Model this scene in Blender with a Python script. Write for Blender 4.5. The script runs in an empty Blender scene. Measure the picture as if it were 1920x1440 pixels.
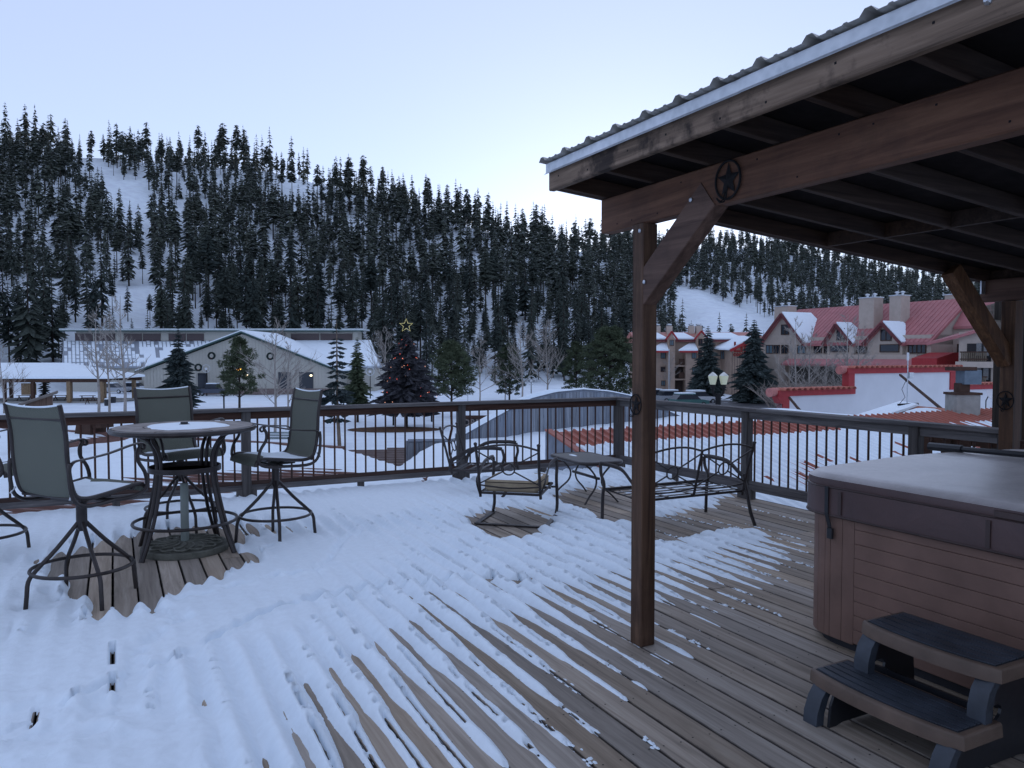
import bpy, bmesh, math, random
import numpy as np
from mathutils import Vector, Matrix
from mathutils.geometry import tessellate_polygon
random.seed(7); RNG = np.random.default_rng(7)
R = math.radians
SC = bpy.context.scene
COL = SC.collection

# ---------------------------------------------------------------- camera, sky, sun, exposure
F = 1450.0; EYE = 1.55; HORIZON = 666.0
cam_data = bpy.data.cameras.new('camera'); cam = bpy.data.objects.new('camera', cam_data); COL.objects.link(cam)
cam_data.sensor_width = 36.0; cam_data.lens = F / 1920 * 36; cam_data.clip_end = 9000; cam_data.clip_start = 0.05
cam.location = (0, 0, EYE); cam.rotation_euler = (R(90) - math.atan((720 - HORIZON) / F), 0, 0)
SC.camera = cam
world = bpy.data.worlds.new('World'); SC.world = world; world.use_nodes = True
wn = world.node_tree; wn.nodes.clear()
SUN_EL = 5.5; SUN_AZ = 9.0          # azimuth measured from +Y towards +X
sky = wn.nodes.new('ShaderNodeTexSky'); sky.sky_type = 'NISHITA'; sky.sun_disc = False
sky.sun_elevation = R(SUN_EL); sky.sun_rotation = R(SUN_AZ); sky.altitude = 2600; sky.air_density = 1.0; sky.dust_density = 2.5; sky.ozone_density = 2.5
hsv = wn.nodes.new('ShaderNodeHueSaturation'); hsv.inputs['Saturation'].default_value = 0.8
mul = wn.nodes.new('ShaderNodeMix'); mul.data_type = 'RGBA'; mul.blend_type = 'MULTIPLY'; mul.inputs[0].default_value = 1.0
mul.inputs[7].default_value = (0.875, 0.955, 1.20, 1)
bg = wn.nodes.new('ShaderNodeBackground'); bg.inputs[1].default_value = 0.15
wo = wn.nodes.new('ShaderNodeOutputWorld')
wn.links.new(sky.outputs[0], hsv.inputs['Color']); gam = wn.nodes.new('ShaderNodeGamma'); gam.inputs[1].default_value = 0.12      # thin even haze: the dome varies little, the sunset glow is added back
glow = wn.nodes.new('ShaderNodeMix'); glow.data_type = 'RGBA'; glow.blend_type = 'ADD'; glow.inputs[0].default_value = 0.17
wn.links.new(hsv.outputs[0], gam.inputs[0]); wn.links.new(gam.outputs[0], glow.inputs[6]); wn.links.new(hsv.outputs[0], glow.inputs[7]); wn.links.new(glow.outputs[2], mul.inputs[6])
wn.links.new(mul.outputs[2], bg.inputs[0]); wn.links.new(bg.outputs[0], wo.inputs[0])
sd = bpy.data.lights.new('sun', 'SUN'); sd.energy = 2.0; sd.angle = R(0.5); sd.color = (1, .9, .78)
sun = bpy.data.objects.new('sun', sd); COL.objects.link(sun)
sdir = Vector((math.sin(R(SUN_AZ)) * math.cos(R(SUN_EL)), math.cos(R(SUN_AZ)) * math.cos(R(SUN_EL)), math.sin(R(SUN_EL))))
sun.rotation_euler = sdir.to_track_quat('Z', 'Y').to_euler()
SC.view_settings.view_transform = 'Standard'; SC.view_settings.look = 'None'; SC.view_settings.gamma = 1.0
SC.view_settings.use_curve_mapping = False; SC.view_settings.exposure = 1.84

# ---------------------------------------------------------------- helpers
AX = Vector((-.458, .889, 0)).normalized(); BX = Vector((AX.y, -AX.x, 0))   # deck axes: A along boards, B across
RB = math.atan2(BX.y, BX.x)
def D(b, a, z=0.0): return Vector((BX.x * b + AX.x * a, BX.y * b + AX.y * a, z))
def at(u, v, Y): return Vector(((u - 960) / F * Y, Y, EYE - (v - HORIZON) / F * Y))
def gp(u, v, z=0.0):
    Y = F * (EYE - z) / (v - HORIZON); return Vector(((u - 960) / F * Y, Y, z))
def to_ab(p): return (p.x * AX.x + p.y * AX.y, p.x * BX.x + p.y * BX.y)

class MB:
    def __init__(s): s.v = []; s.f = []
    def add(s, vs, fs):
        n = len(s.v); s.v.extend([tuple(x) for x in vs]); s.f.extend([tuple(i + n for i in q) for q in fs]); return s
    def box(s, c, d, M=None, ch=0.0):
        x, y, z = d[0] / 2, d[1] / 2, d[2] / 2; c = Vector(c)
        if ch <= 0:
            vs = [Vector(p) for p in ((-x,-y,-z),(x,-y,-z),(x,y,-z),(-x,y,-z),(-x,-y,z),(x,-y,z),(x,y,z),(-x,y,z))]
            fs = [(0,3,2,1),(4,5,6,7),(0,1,5,4),(1,2,6,5),(2,3,7,6),(3,0,4,7)]
        else:   # chamfer the four edges that run along the longest axis
            k = max(range(3), key=lambda i: d[i]); i, j = [(1,2),(2,0),(0,1)][k]
            h = [x, y, z]; a, b, l = h[i], h[j], h[k]; ch = min(ch, a * .45, b * .45)
            ring = [(a-ch,-b),(a,-b+ch),(a,b-ch),(a-ch,b),(-a+ch,b),(-a,b-ch),(-a,-b+ch),(-a+ch,-b)]
            vs = []
            for e in (-l, l):
                for p, q in ring:
                    t = [0, 0, 0]; t[i] = p; t[j] = q; t[k] = e; vs.append(Vector(t))
            fs = [tuple(range(7, -1, -1)), tuple(range(8, 16))] + [(n, (n+1) % 8, 8 + (n+1) % 8, 8 + n) for n in range(8)]
        if M is not None: vs = [M @ p for p in vs]
        return s.add([p + c for p in vs], fs)
    def beam(s, p, q, w, h, up=(0,0,1), ch=0.004):
        """bar of section w (sideways) x h (along up) from p to q"""
        p, q = Vector(p), Vector(q); d = q - p; L = d.length; d.normalize(); up = Vector(up)
        x = d.cross(up)
        if x.length < 1e-5: x = d.cross(Vector((1,0,0)))
        x.normalize(); z = x.cross(d).normalized()
        M = Matrix((x, d, z)).transposed()
        return s.box((p + q) / 2, (w, L, h) if L >= max(w, h) else (w, L, h), M, ch if L > max(w, h) else 0)
    def tube(s, pts, r, n=8, closed=False, flat=1.0, rs=None, cap=True):
        pts = [Vector(p) for p in pts]; m = len(pts)
        T = []
        for i in range(m):
            a = pts[(i - 1) % m] if (closed or i > 0) else pts[i]
            b = pts[(i + 1) % m] if (closed or i < m - 1) else pts[i]
            T.append((b - a).normalized())
        ref = Vector((0, 0, 1)) if abs(T[0].z) < .9 else Vector((1, 0, 0))
        x = T[0].cross(ref).normalized(); vs = []
        for i in range(m):
            x = (x - T[i] * x.dot(T[i]))
            x = x.normalized() if x.length > 1e-6 else T[i].orthogonal().normalized()
            y = T[i].cross(x); ri = rs[i] if rs else r
            for k in range(n):
                t = 2 * math.pi * k / n; vs.append(pts[i] + x * (math.cos(t) * ri) + y * (math.sin(t) * ri * flat))
        fs = []
        for i in range(m if closed else m - 1):
            j = (i + 1) % m
            for k in range(n): fs.append((i*n+k, i*n+(k+1) % n, j*n+(k+1) % n, j*n+k))
        if not closed and cap: fs += [tuple(range(n - 1, -1, -1)), tuple(range((m-1)*n, m*n))]
        return s.add(vs, fs)
    def lathe(s, prof, n=24, c=(0,0,0), M=None):
        vs = []; c = Vector(c)
        for r, z in prof:
            for k in range(n):
                t = 2 * math.pi * k / n; p = Vector((r * math.cos(t), r * math.sin(t), z))
                if M is not None: p = M @ p
                vs.append(p + c)
        fs = []; m = len(prof)
        for i in range(m - 1):
            for k in range(n): fs.append((i*n+k, i*n+(k+1) % n, (i+1)*n+(k+1) % n, (i+1)*n+k))
        if prof[0][0] > 1e-4: fs.append(tuple(range(n-1, -1, -1)))
        if prof[-1][0] > 1e-4: fs.append(tuple(range((m-1)*n, m*n)))
        return s.add(vs, fs)
    def prism(s, poly, d, O=(0,0,0), X=(1,0,0), Y=(0,0,1), N=(0,1,0), holes=()):
        """polygon (x,y pairs in the plane X,Y at O) given thickness d along N"""
        O, X, Y, N = Vector(O), Vector(X), Vector(Y), Vector(N); loops = [poly] + list(holes)
        flat = [p for l in loops for p in l]; n = len(flat)
        vs = [O + X*p[0] + Y*p[1] for p in flat] + [O + X*p[0] + Y*p[1] + N*d for p in flat]
        if holes or len(poly) > 4:
            tri = tessellate_polygon([[Vector((p[0], p[1], 0)) for p in l] for l in loops])
        else: tri = [tuple(range(len(poly)))]
        fs = [tuple(t) for t in tri] + [tuple(n + i for i in reversed(t)) for t in tri]
        o = 0
        for l in loops:
            m = len(l)
            for i in range(m): fs.append((o+i, o+(i+1) % m, n+o+(i+1) % m, n+o+i))
            o += m
        return s.add(vs, fs)
    def quad(s, *p): return s.add(p, [tuple(range(len(p)))])
    def mesh(s, name, mat, smooth=False, fixn=True):
        me = bpy.data.meshes.new(name); me.from_pydata(s.v, [], s.f)
        if fixn:
            bm = bmesh.new(); bm.from_mesh(me); bmesh.ops.recalc_face_normals(bm, faces=bm.faces); bm.to_mesh(me); bm.free()
        if mat: me.materials.append(mat)
        if smooth:
            me.polygons.foreach_set('use_smooth', [True] * len(me.polygons))
            if smooth != 'all':
                me.set_sharp_from_angle(angle=R(38))
        me.update(); return me
def link(name, me, parent=None, loc=None, rz=0.0):
    o = bpy.data.objects.new(name, me); COL.objects.link(o)
    if parent is not None: o.parent = parent
    if loc is not None: o.location = loc
    if rz: o.rotation_euler = (0, 0, rz)
    return o
def tag(o, label=None, cat=None, group=None, kind=None):
    if label: o['label'] = label
    if cat: o['category'] = cat
    if group: o['group'] = group
    if kind: o['kind'] = kind
    return o
def thing(name, label, cat, loc=(0,0,0), rz=0.0, group=None):
    o = link(name, None, None, loc, rz); o.empty_display_size = .2
    return tag(o, label, cat, group)
def part(name, mb, mat, parent=None, smooth=False, label=None, kind=None):
    o = link(name, mb.mesh(name, mat, smooth) if isinstance(mb, MB) else mb, parent)
    return tag(o, label, kind=kind)
def copy_tree(src, label, loc, rz, group=None, scale=1.0):
    def rec(o, par):
        c = o.copy(); COL.objects.link(c)
        if par is not None: c.parent = par
        for ch in list(KIDS.get(o.name, [])): rec(ch, c)
        return c
    KIDS = {}
    for o in COL.objects:
        if o.parent: KIDS.setdefault(o.parent.name, []).append(o)
    r = rec(src, None); r.location = loc; r.rotation_euler = (0, 0, rz); r.scale = (scale,) * 3
    if label: r['label'] = label
    if group: r['group'] = group
    return r
def fastmesh(name, V, Fc, mat, smooth=False):
    """V (n,3) float, Fc (m,k) int with k = 3 or 4"""
    me = bpy.data.meshes.new(name); k = Fc.shape[1]; m = len(Fc)
    me.vertices.add(len(V)); me.vertices.foreach_set('co', np.ascontiguousarray(V, dtype=np.float32).ravel())
    me.loops.add(m * k); me.loops.foreach_set('vertex_index', np.ascontiguousarray(Fc, dtype=np.int32).ravel())
    me.polygons.add(m); me.polygons.foreach_set('loop_start', np.arange(0, m * k, k, dtype=np.int32))
    if smooth: me.polygons.foreach_set('use_smooth', np.ones(m, dtype=bool))
    me.update(calc_edges=True); me.validate()
    if mat: me.materials.append(mat)
    return me

def _hash(ix, iy, seed):
    h = (ix.astype(np.int64) * 374761393 + iy.astype(np.int64) * 668265263 + seed * 982451653) & 0xffffffff
    h = ((h ^ (h >> 13)) * 1274126177) & 0xffffffff
    return ((h ^ (h >> 16)) & 0xffff) / 65535.0
def vnoise(x, y, seed=0):
    ix = np.floor(x); iy = np.floor(y); fx = x - ix; fy = y - iy; ix = ix.astype(np.int64); iy = iy.astype(np.int64)
    fx = fx*fx*(3-2*fx); fy = fy*fy*(3-2*fy)
    a = _hash(ix, iy, seed); b = _hash(ix+1, iy, seed); c = _hash(ix, iy+1, seed); d = _hash(ix+1, iy+1, seed)
    return (a*(1-fx)+b*fx)*(1-fy) + (c*(1-fx)+d*fx)*fy - .5
def fbm(x, y, seed=0, oct=4):
    r = 0; a = 1
    for i in range(oct): r = r + a * vnoise(x * 2**i, y * 2**i, seed + i * 17); a *= .5
    return r

# ---------------------------------------------------------------- materials
class NT:
    def __init__(s, name, rough=.8, spec=.3, metal=0.0):
        s.m = bpy.data.materials.new(name); s.m.use_nodes = True; s.t = s.m.node_tree; s.b = s.t.nodes['Principled BSDF']
        s.b.inputs['Roughness'].default_value = rough; s.b.inputs['Specular IOR Level'].default_value = spec; s.b.inputs['Metallic'].default_value = metal
        s.tc = s.n('ShaderNodeTexCoord')
    def n(s, ty, **kw):
        x = s.t.nodes.new(ty)
        for k, v in kw.items(): setattr(x, k, v)
        return x
    def l(s, a, b): s.t.links.new(a, b); return s
    def val(s, sock, v):
        if isinstance(v, (int, float, tuple, list)): sock.default_value = v
        else: s.l(v, sock)
    def math(s, op, a, b=0.0, clamp=False):
        x = s.n('ShaderNodeMath', operation=op, use_clamp=clamp); s.val(x.inputs[0], a); s.val(x.inputs[1], b); return x.outputs[0]
    def mapping(s, scale=(1,1,1), loc=(0,0,0), rot=(0,0,0), src=None, rnd=0.0):
        mp = s.n('ShaderNodeMapping'); s.l(src or s.tc.outputs['Object'], mp.inputs[0]); mp.inputs['Scale'].default_value = scale; mp.inputs['Rotation'].default_value = rot
        if rnd:
            oi = s.n('ShaderNodeObjectInfo'); cx = s.n('ShaderNodeCombineXYZ')
            for i, k in enumerate((13.7, 41.3, 7.9)): s.l(s.math('MULTIPLY', oi.outputs['Random'], k * rnd), cx.inputs[i])
            s.l(cx.outputs[0], mp.inputs['Location'])
        else: mp.inputs['Location'].default_value = loc
        return mp.outputs[0]
    def noise(s, vec, scale, detail=4, rough=.55, dist=0.0):
        x = s.n('ShaderNodeTexNoise'); s.l(vec, x.inputs['Vector']); x.inputs['Scale'].default_value = scale; x.inputs['Detail'].default_value = detail
        x.inputs['Roughness'].default_value = rough; x.inputs['Distortion'].default_value = dist; return x.outputs['Fac']
    def voronoi(s, vec, scale, feature='F1', out='Distance'):
        x = s.n('ShaderNodeTexVoronoi', feature=feature); s.l(vec, x.inputs['Vector']); x.inputs['Scale'].default_value = scale; return x.outputs[out]
    def ramp(s, fac, stops, interp='LINEAR'):
        x = s.n('ShaderNodeValToRGB'); x.color_ramp.interpolation = interp; e = x.color_ramp.elements
        while len(e) < len(stops): e.new(.5)
        for i, (p, c) in enumerate(stops):
            e[i].position = p; e[i].color = (c, c, c, 1) if isinstance(c, (int, float)) else (*c, 1)
        s.l(fac, x.inputs[0]); return x.outputs[0]
    def mix(s, fac, a, b, blend='MIX'):
        x = s.n('ShaderNodeMix', data_type='RGBA', blend_type=blend)
        s.val(x.inputs[0], fac); s.val(x.inputs[6], (*a, 1) if isinstance(a, tuple) and len(a) == 3 else a); s.val(x.inputs[7], (*b, 1) if isinstance(b, tuple) and len(b) == 3 else b)
        return x.outputs[2]
    def color(s, c): s.val(s.b.inputs['Base Color'], (*c, 1) if isinstance(c, tuple) and len(c) == 3 else c); return s
    def rough(s, r): s.val(s.b.inputs['Roughness'], r); return s
    def bump(s, h, dist=.01, strength=1.0):
        x = s.n('ShaderNodeBump'); x.inputs['Distance'].default_value = dist; x.inputs['Strength'].default_value = strength
        s.l(h, x.inputs['Height']); s.l(x.outputs[0], s.b.inputs['Normal']); return s

def m_wood(name, dark, mid, light, axis='y', rnd=1.0, grain=1.0, rough=.75, knots=True, bump=.004, var=.35, stain=None, edge=None):
    n = NT(name, rough=rough, spec=.25)
    sc = {'x': (1.2, 22, 22), 'y': (22, 1.2, 22), 'z': (22, 22, 1.2)}[axis]; sc = tuple(c * grain for c in sc)
    v = n.mapping(sc, rnd=rnd); g = n.noise(v, 1.0, 7, .62, .9)
    fine = n.noise(n.mapping(tuple(c * 5 for c in sc), rnd=rnd), 1.0, 3, .6)
    col = n.ramp(g, [(.28, dark), (.5, mid), (.72, light)])
    col = n.mix(n.math('MULTIPLY', fine, .6), col, n.mix(1.0, col, (.55, .55, .55), 'MULTIPLY'))
    h = n.math('ADD', n.math('MULTIPLY', g, .6), n.math('MULTIPLY', fine, .4))
    if knots:
        ks = {'x': (1.6, 7, 7), 'y': (7, 1.6, 7), 'z': (7, 7, 1.6)}[axis]
        k = n.voronoi(n.mapping(ks, rnd=rnd), 1.0); kk = n.ramp(k, [(.06, 1.0), (.13, 0.0)])
        col = n.mix(n.math('MULTIPLY', kk, .75), col, dark); 
    big = n.noise(n.mapping((1.3, 1.3, 1.3), rnd=rnd), 1.0, 3)
    col = n.mix(n.math('MULTIPLY', big, .5), col, n.mix(1.0, col, (.62, .6, .58), 'MULTIPLY'))
    oi = n.n('ShaderNodeObjectInfo')
    hv = n.n('ShaderNodeHueSaturation'); n.l(col, hv.inputs['Color'])
    n.l(n.math('ADD', n.math('MULTIPLY', oi.outputs['Random'], var), 1 - var * .5), hv.inputs['Value'])
    sv = n.math('FRACT', n.math('MULTIPLY', oi.outputs['Random'], 7.31)); n.l(n.math('ADD', n.math('MULTIPLY', sv, .5), .75), hv.inputs['Saturation'])
    col = hv.outputs[0]
    if stain:
        st = n.ramp(n.noise(n.mapping((3, 3, 3), rnd=rnd), 1.0, 5, .7), [(.5, 0.0), (.62, 1.0)])
        col = n.mix(n.math('MULTIPLY', st, stain[1]), col, stain[0])
    if edge:      # darker ragged band along both long edges of a board
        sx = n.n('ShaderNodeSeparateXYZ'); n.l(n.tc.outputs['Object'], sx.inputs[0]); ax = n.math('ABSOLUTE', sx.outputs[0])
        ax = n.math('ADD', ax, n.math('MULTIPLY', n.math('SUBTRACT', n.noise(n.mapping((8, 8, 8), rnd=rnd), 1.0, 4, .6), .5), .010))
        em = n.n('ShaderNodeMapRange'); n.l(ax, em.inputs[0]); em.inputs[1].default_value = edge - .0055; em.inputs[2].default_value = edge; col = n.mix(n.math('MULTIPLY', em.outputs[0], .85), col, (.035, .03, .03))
    n.color(col); n.bump(h, bump, .8); return n.m
def m_plain(name, c, rough=.6, spec=.4, metal=0.0, var=.25, scale=6.0, bump=0.0, bscale=60):
    n = NT(name, rough, spec, metal); f = n.noise(n.mapping(), scale, 5, .6)
    lo = tuple(x * (1 - var) for x in c); hi = tuple(min(1, x * (1 + var)) for x in c)
    n.color(n.ramp(f, [(.3, lo), (.7, hi)]))
    n.rough(n.math('ADD', n.math('MULTIPLY', n.noise(n.mapping(), scale * 3, 3), .25), rough - .12))
    if bump: n.bump(n.noise(n.mapping(), bscale, 4), bump, 1.0)
    return n.m
def m_emit(name, c, strength):
    n = NT(name); n.color(c); n.b.inputs['Emission Color'].default_value = (*c, 1); n.b.inputs['Emission Strength'].default_value = strength; return n.m
def m_snow(name, c=(.84, .92, .99), bump=.006, sc=90, big=5):
    n = NT(name, rough=.62, spec=.25); v = n.mapping()
    f = n.noise(v, sc, 5, .65); g = n.noise(v, big, 4, .55)
    col = n.ramp(g, [(.35, tuple(x * .95 for x in c)), (.65, c)])
    n.color(col); n.bump(n.math('ADD', n.math('MULTIPLY', f, .5), g), bump, 1.0)
    n.b.inputs['Subsurface Weight'].default_value = 0.0
    return n.m
SNOW = m_snow('snow_deck', bump=.004, sc=160, big=22)
SNOW_FAR = m_snow('snow_far', bump=.02, sc=6, big=1.2)
def m_ground():
    n = NT('snow_ground', rough=.7, spec=.2); v = n.mapping()
    g = n.noise(v, .35, 6, .6); f = n.noise(v, 3, 4, .6)
    trk = n.ramp(n.noise(n.mapping((.25, 1.4, 1)), .8, 5, .65), [(.5, 0.0), (.58, 1.0)])
    col = n.ramp(g, [(.35, (.76, .83, .92)), (.6, (.84, .92, .99))]); col = n.mix(n.math('MULTIPLY', trk, .16), col, (.55, .56, .58))
    n.color(col); n.bump(n.math('ADD', g, n.math('MULTIPLY', f, .3)), .25, 1.0); return n.m
SNOW_GROUND = m_ground()
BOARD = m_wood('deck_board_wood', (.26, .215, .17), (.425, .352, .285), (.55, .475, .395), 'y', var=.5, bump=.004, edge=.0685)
BOARD_EDGE = m_wood('deck_edge_wood', (.18, .14, .10), (.36, .30, .23), (.48, .41, .32), 'x')
GREY_RAIL_X = m_wood('rail_wood_x', (.06, .055, .058), (.14, .13, .13), (.22, .205, .20), 'x')
GREY_RAIL_Y = m_wood('rail_wood_y', (.06, .055, .058), (.14, .13, .13), (.22, .205, .20), 'y')
GREY_POST = m_wood('rail_post_wood', (.045, .04, .04), (.105, .094, .09), (.18, .16, .15), 'z')
BALUSTER = m_wood('baluster_wood', (.035, .017, .012), (.07, .035, .026), (.11, .06, .045), 'z', knots=False)
RUST_RAIL = m_wood('red_stained_wood', (.04, .017, .012), (.085, .04, .028), (.12, .06, .045), 'x', knots=False)
STAIN_Y = m_wood('brown_beam_wood', (.07, .034, .024), (.155, .082, .056), (.23, .13, .088), 'y', grain=.8, rnd=1.0, rough=.65, stain=((.02, .012, .01), .25))
STAIN_Z = m_wood('brown_post_wood', (.05, .026, .017), (.125, .068, .042), (.215, .125, .078), 'z', grain=1.1, rough=.6, stain=((.03, .015, .01), .3))
FASCIA = m_wood('fascia_wood', (.10, .058, .034), (.29, .175, .10), (.44, .28, .17), 'y', grain=.9, stain=((.012, .008, .008), .85))
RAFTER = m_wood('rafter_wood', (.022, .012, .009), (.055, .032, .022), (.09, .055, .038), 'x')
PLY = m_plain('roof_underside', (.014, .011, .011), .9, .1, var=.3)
GALV = NT('galvanised', rough=.35, spec=.5, metal=.85)
_v = GALV.voronoi(GALV.mapping((30, 30, 30)), 1.0); _f = GALV.noise(GALV.mapping((3, 3, 3)), 1.0, 5)
GALV.color(GALV.mix(.12, GALV.ramp(_f, [(.3, (.42, .46, .50)), (.7, (.66, .69, .74))]), _v)); GALV.bump(_f, .01); GALV = GALV.m
ROOF_METAL = m_plain('tan_roof_metal', (.42, .40, .37), .5, .5, .3)
BRONZE = m_plain('bronze_frame', (.035, .028, .027), .38, .5, .35, var=.3, scale=12)
IRON = m_plain('black_iron', (.012, .011, .012), .75, .2, 0)
def m_sling():
    n = NT('sling_fabric', rough=.8, spec=.15); v = n.mapping((150, 150, 150))
    w = n.n('ShaderNodeTexChecker'); n.l(v, w.inputs[0]); w.inputs['Scale'].default_value = 1.0
    w.inputs['Color1'].default_value = (.105, .112, .092, 1); w.inputs['Color2'].default_value = (.175, .183, .152, 1)
    big = n.noise(n.mapping(), 5, 4); n.color(n.mix(n.math('MULTIPLY', big, .5), w.outputs[0], (.11, .115, .10)))
    n.bump(w.outputs['Fac'], .0015, .6); return n.m
SLING = m_sling()
CUSHION = m_plain('tan_cushion', (.36, .29, .20), .9, .1, var=.15, scale=9, bump=.002, bscale=300)
def m_glass():
    n = NT('dark_table_glass', rough=.3, spec=.2); f = n.voronoi(n.mapping(), 60); n.color((.035, .035, .035)); n.bump(f, .0015, .5); return n.m
TGLASS = m_glass()
TILE = NT('stone_table_top', rough=.6)
_c = TILE.voronoi(TILE.mapping((9, 9, 9)), 1.0); TILE.color(TILE.mix(.08, TILE.ramp(TILE.noise(TILE.mapping(), 12, 5), [(.3, (.16, .13, .12)), (.7, (.30, .26, .23))]), _c)); TILE = TILE.m
UMB = m_plain('grey_green_paint', (.22, .25, .23), .55, .4, var=.1)
STONEBASE = m_plain('cast_base', (.12, .12, .10), .75, .3, var=.35, scale=14, bump=.003)
TUB_PANEL = m_plain('tub_panel', (.18, .105, .08), .55, .35, var=.22, scale=3, bump=.0008, bscale=200)
TUB_DARK = m_plain('tub_base', (.02, .02, .025), .7)
def m_vinyl():
    n = NT('tub_cover_vinyl', rough=.5, spec=.3); v = n.mapping()
    g = n.noise(v, 3.2, 5, .6, .6); f = n.noise(v, 45, 5, .7)
    geo = n.n('ShaderNodeNewGeometry'); sx = n.n('ShaderNodeSeparateXYZ'); n.l(geo.outputs['Normal'], sx.inputs[0])
    up = n.ramp(sx.outputs[2], [(.75, 0.0), (.97, 1.0)])      # pale frost, with the sky's sheen painted into the level face's colour
    fr = n.math('MULTIPLY', up, n.ramp(n.math('ADD', n.math('MULTIPLY', g, .7), n.math('MULTIPLY', f, .3)), [(.3, .6), (.62, .95)]))
    n.color(n.mix(fr, n.ramp(g, [(.3, (.055, .028, .026)), (.7, (.09, .048, .044))]), (.88, .82, .80)))
    n.rough(n.ramp(g, [(.3, .5), (.7, .65)])); n.b.inputs['Coat Weight'].default_value = .6; n.b.inputs['Coat Roughness'].default_value = .3; n.bump(n.math('ADD', g, n.math('MULTIPLY', f, .10)), .016, 1.0); return n.m
VINYL = m_vinyl()
VINYL_TRIM = m_plain('vinyl_trim', (.055, .035, .032), .5)
BLACKPL = m_plain('black_plastic', (.015, .016, .02), .4, .5, var=.15)
NAVYPL = m_plain('dark_blue_plastic', (.034, .042, .056), .5, .5, var=.45, bump=.0006, bscale=200)
BROWNPL = m_plain('brown_plastic', (.115, .078, .058), .55, .4, var=.3, bump=.0008, bscale=240)
# ---------------------------------------------------------------- terrain: valley floor and hills all round
GZ = -5.0
def u2az(u): return math.atan((u - 960) / F)
_cu = np.array([u2az(u) for u in (-500, 0, 200, 500, 620, 750, 900, 1000, 1100, 1230, 1400, 1550, 1700, 1800, 1950, 2500)])
_cv = np.array([262, 288, 300, 322, 350, 385, 432, 458, 474, 470, 466, 488, 528, 550, 582, 600.])
_cR = np.array([380, 380, 375, 365, 350, 330, 320, 330, 350, 500, 540, 560, 580, 600, 640, 680.])
_c0 = np.array([165, 168, 170, 172, 172, 170, 168, 170, 180, 215, 230, 240, 250, 250, 250, 260.])
_ck = (HORIZON - _cv) / F * np.cos(_cu)
XA = np.concatenate([[-math.pi, -2.2, -1.2], _cu, [1.3, 2.2, math.pi]])
XK = np.concatenate([[.10, .12, .20], _ck, [.06, .08, .10]])
XR = np.concatenate([[700, 600, 450], _cR, [700, 700, 700.]])
X0 = np.concatenate([[300, 260, 190], _c0, [270, 290, 300.]])
def terrain(x, y):
    x = np.asarray(x, float); y = np.asarray(y, float); r = np.hypot(x, y); az = np.arctan2(x, y)
    k = np.interp(az, XA, XK); Rr = np.interp(az, XA, XR); r0 = np.interp(az, XA, X0)
    t = np.clip((r - r0) / (Rr - r0), 0, 1); zr = EYE + k * Rr
    f = t * (.80 + .20 * t) ; s = np.clip((r - r0 + 12) / 24, 0, 1); 
    z = GZ + (zr - GZ) * f
    z = z + (fbm(x / 55, y / 55, 5, 4) * 9 + fbm(x / 16, y / 16, 9, 3) * 1.6) * np.sin(np.pi * np.clip(t, 0, 1)) ** .7 * s
    z = np.where(r > Rr, zr - (r - Rr) * .30, z); z = np.maximum(z, np.where(r > Rr, -60, -1e9))
    z = z + (1 - s) * fbm(x / 14, y / 14, 3, 3) * .25 * np.clip((r - 18) / 20, 0, 1)
    return z
def tz(x, y): return float(terrain(np.array([x]), np.array([y]))[0])
_az = np.concatenate([np.linspace(-math.pi, -.75, 60, endpoint=False), np.linspace(-.75, .85, 420, endpoint=False), np.linspace(.85, math.pi, 60, endpoint=False)])
_r = np.concatenate([np.linspace(2, 40, 12, endpoint=False), np.linspace(40, 160, 40, endpoint=False), np.linspace(160, 640, 130, endpoint=False), np.geomspace(640, 4000, 16)])
_A, _Q = np.meshgrid(_az, _r); _X = _Q * np.sin(_A); _Y = _Q * np.cos(_A); _Z = terrain(_X, _Y)
na, nr = len(_az), len(_r); V = np.stack([_X, _Y, _Z], -1).reshape(-1, 3)
i, j = np.meshgrid(np.arange(nr - 1), np.arange(na), indexing='ij'); j2 = (j + 1) % na
Fq = np.stack([i*na+j, i*na+j2, (i+1)*na+j2, (i+1)*na+j], -1).reshape(-1, 4)
V = np.vstack([V, [[0, 0, GZ]]]); 
me = fastmesh('snowy_ground', V, Fq[:, ::-1], SNOW_GROUND, True)
tag(link('snowy_ground', me), kind='structure')
pad = MB(); pad.lathe([(2.6, GZ - .05), (0.0, GZ - .05)], 24); tag(link('ground_patch', pad.mesh('ground_patch', SNOW_GROUND)), kind='structure')

# ---------------------------------------------------------------- trees
def m_foliage(name, dark, light, sc=.35, snow=0.0):
    n = NT(name, rough=.9, spec=.1); v = n.mapping((sc, sc, sc)); oi = n.n('ShaderNodeObjectInfo')
    f = n.math('ADD', n.noise(v, 1.0, 5, .7), n.math('MULTIPLY', oi.outputs['Random'], .25))
    col = n.ramp(f, [(.38, dark), (.8, light)])
    if snow:
        geo = n.n('ShaderNodeNewGeometry'); sx = n.n('ShaderNodeSeparateXYZ'); n.l(geo.outputs['Normal'], sx.inputs[0])
        s = n.math('MULTIPLY', n.ramp(n.noise(n.mapping((sc*9, sc*9, sc*9)), 1.0, 3, .6), [(.58, 0.0), (.64, 1.0)]), snow)
        col = n.mix(s, col, (.7, .74, .8))
    n.color(col); return n.m
FOREST = m_foliage('forest_needles', (.026, .037, .038), (.078, .090, .074), .12, .35)
SPRUCE = m_foliage('spruce_needles', (.020, .030, .032), (.062, .080, .076), .8, .12)
PINE = m_foliage('pine_needles', (.032, .046, .028), (.095, .115, .07), .8, 0)
BARK = m_plain('conifer_bark', (.045, .036, .032), .9, .1, var=.4, scale=3)
BARKL = m_plain('leaning_trunk_bark', (.16, .12, .09), .9, .1, var=.4, scale=3)
ASPEN = m_plain('pale_bark', (.30, .27, .245), .85, .1, var=.3, scale=2)
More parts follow.
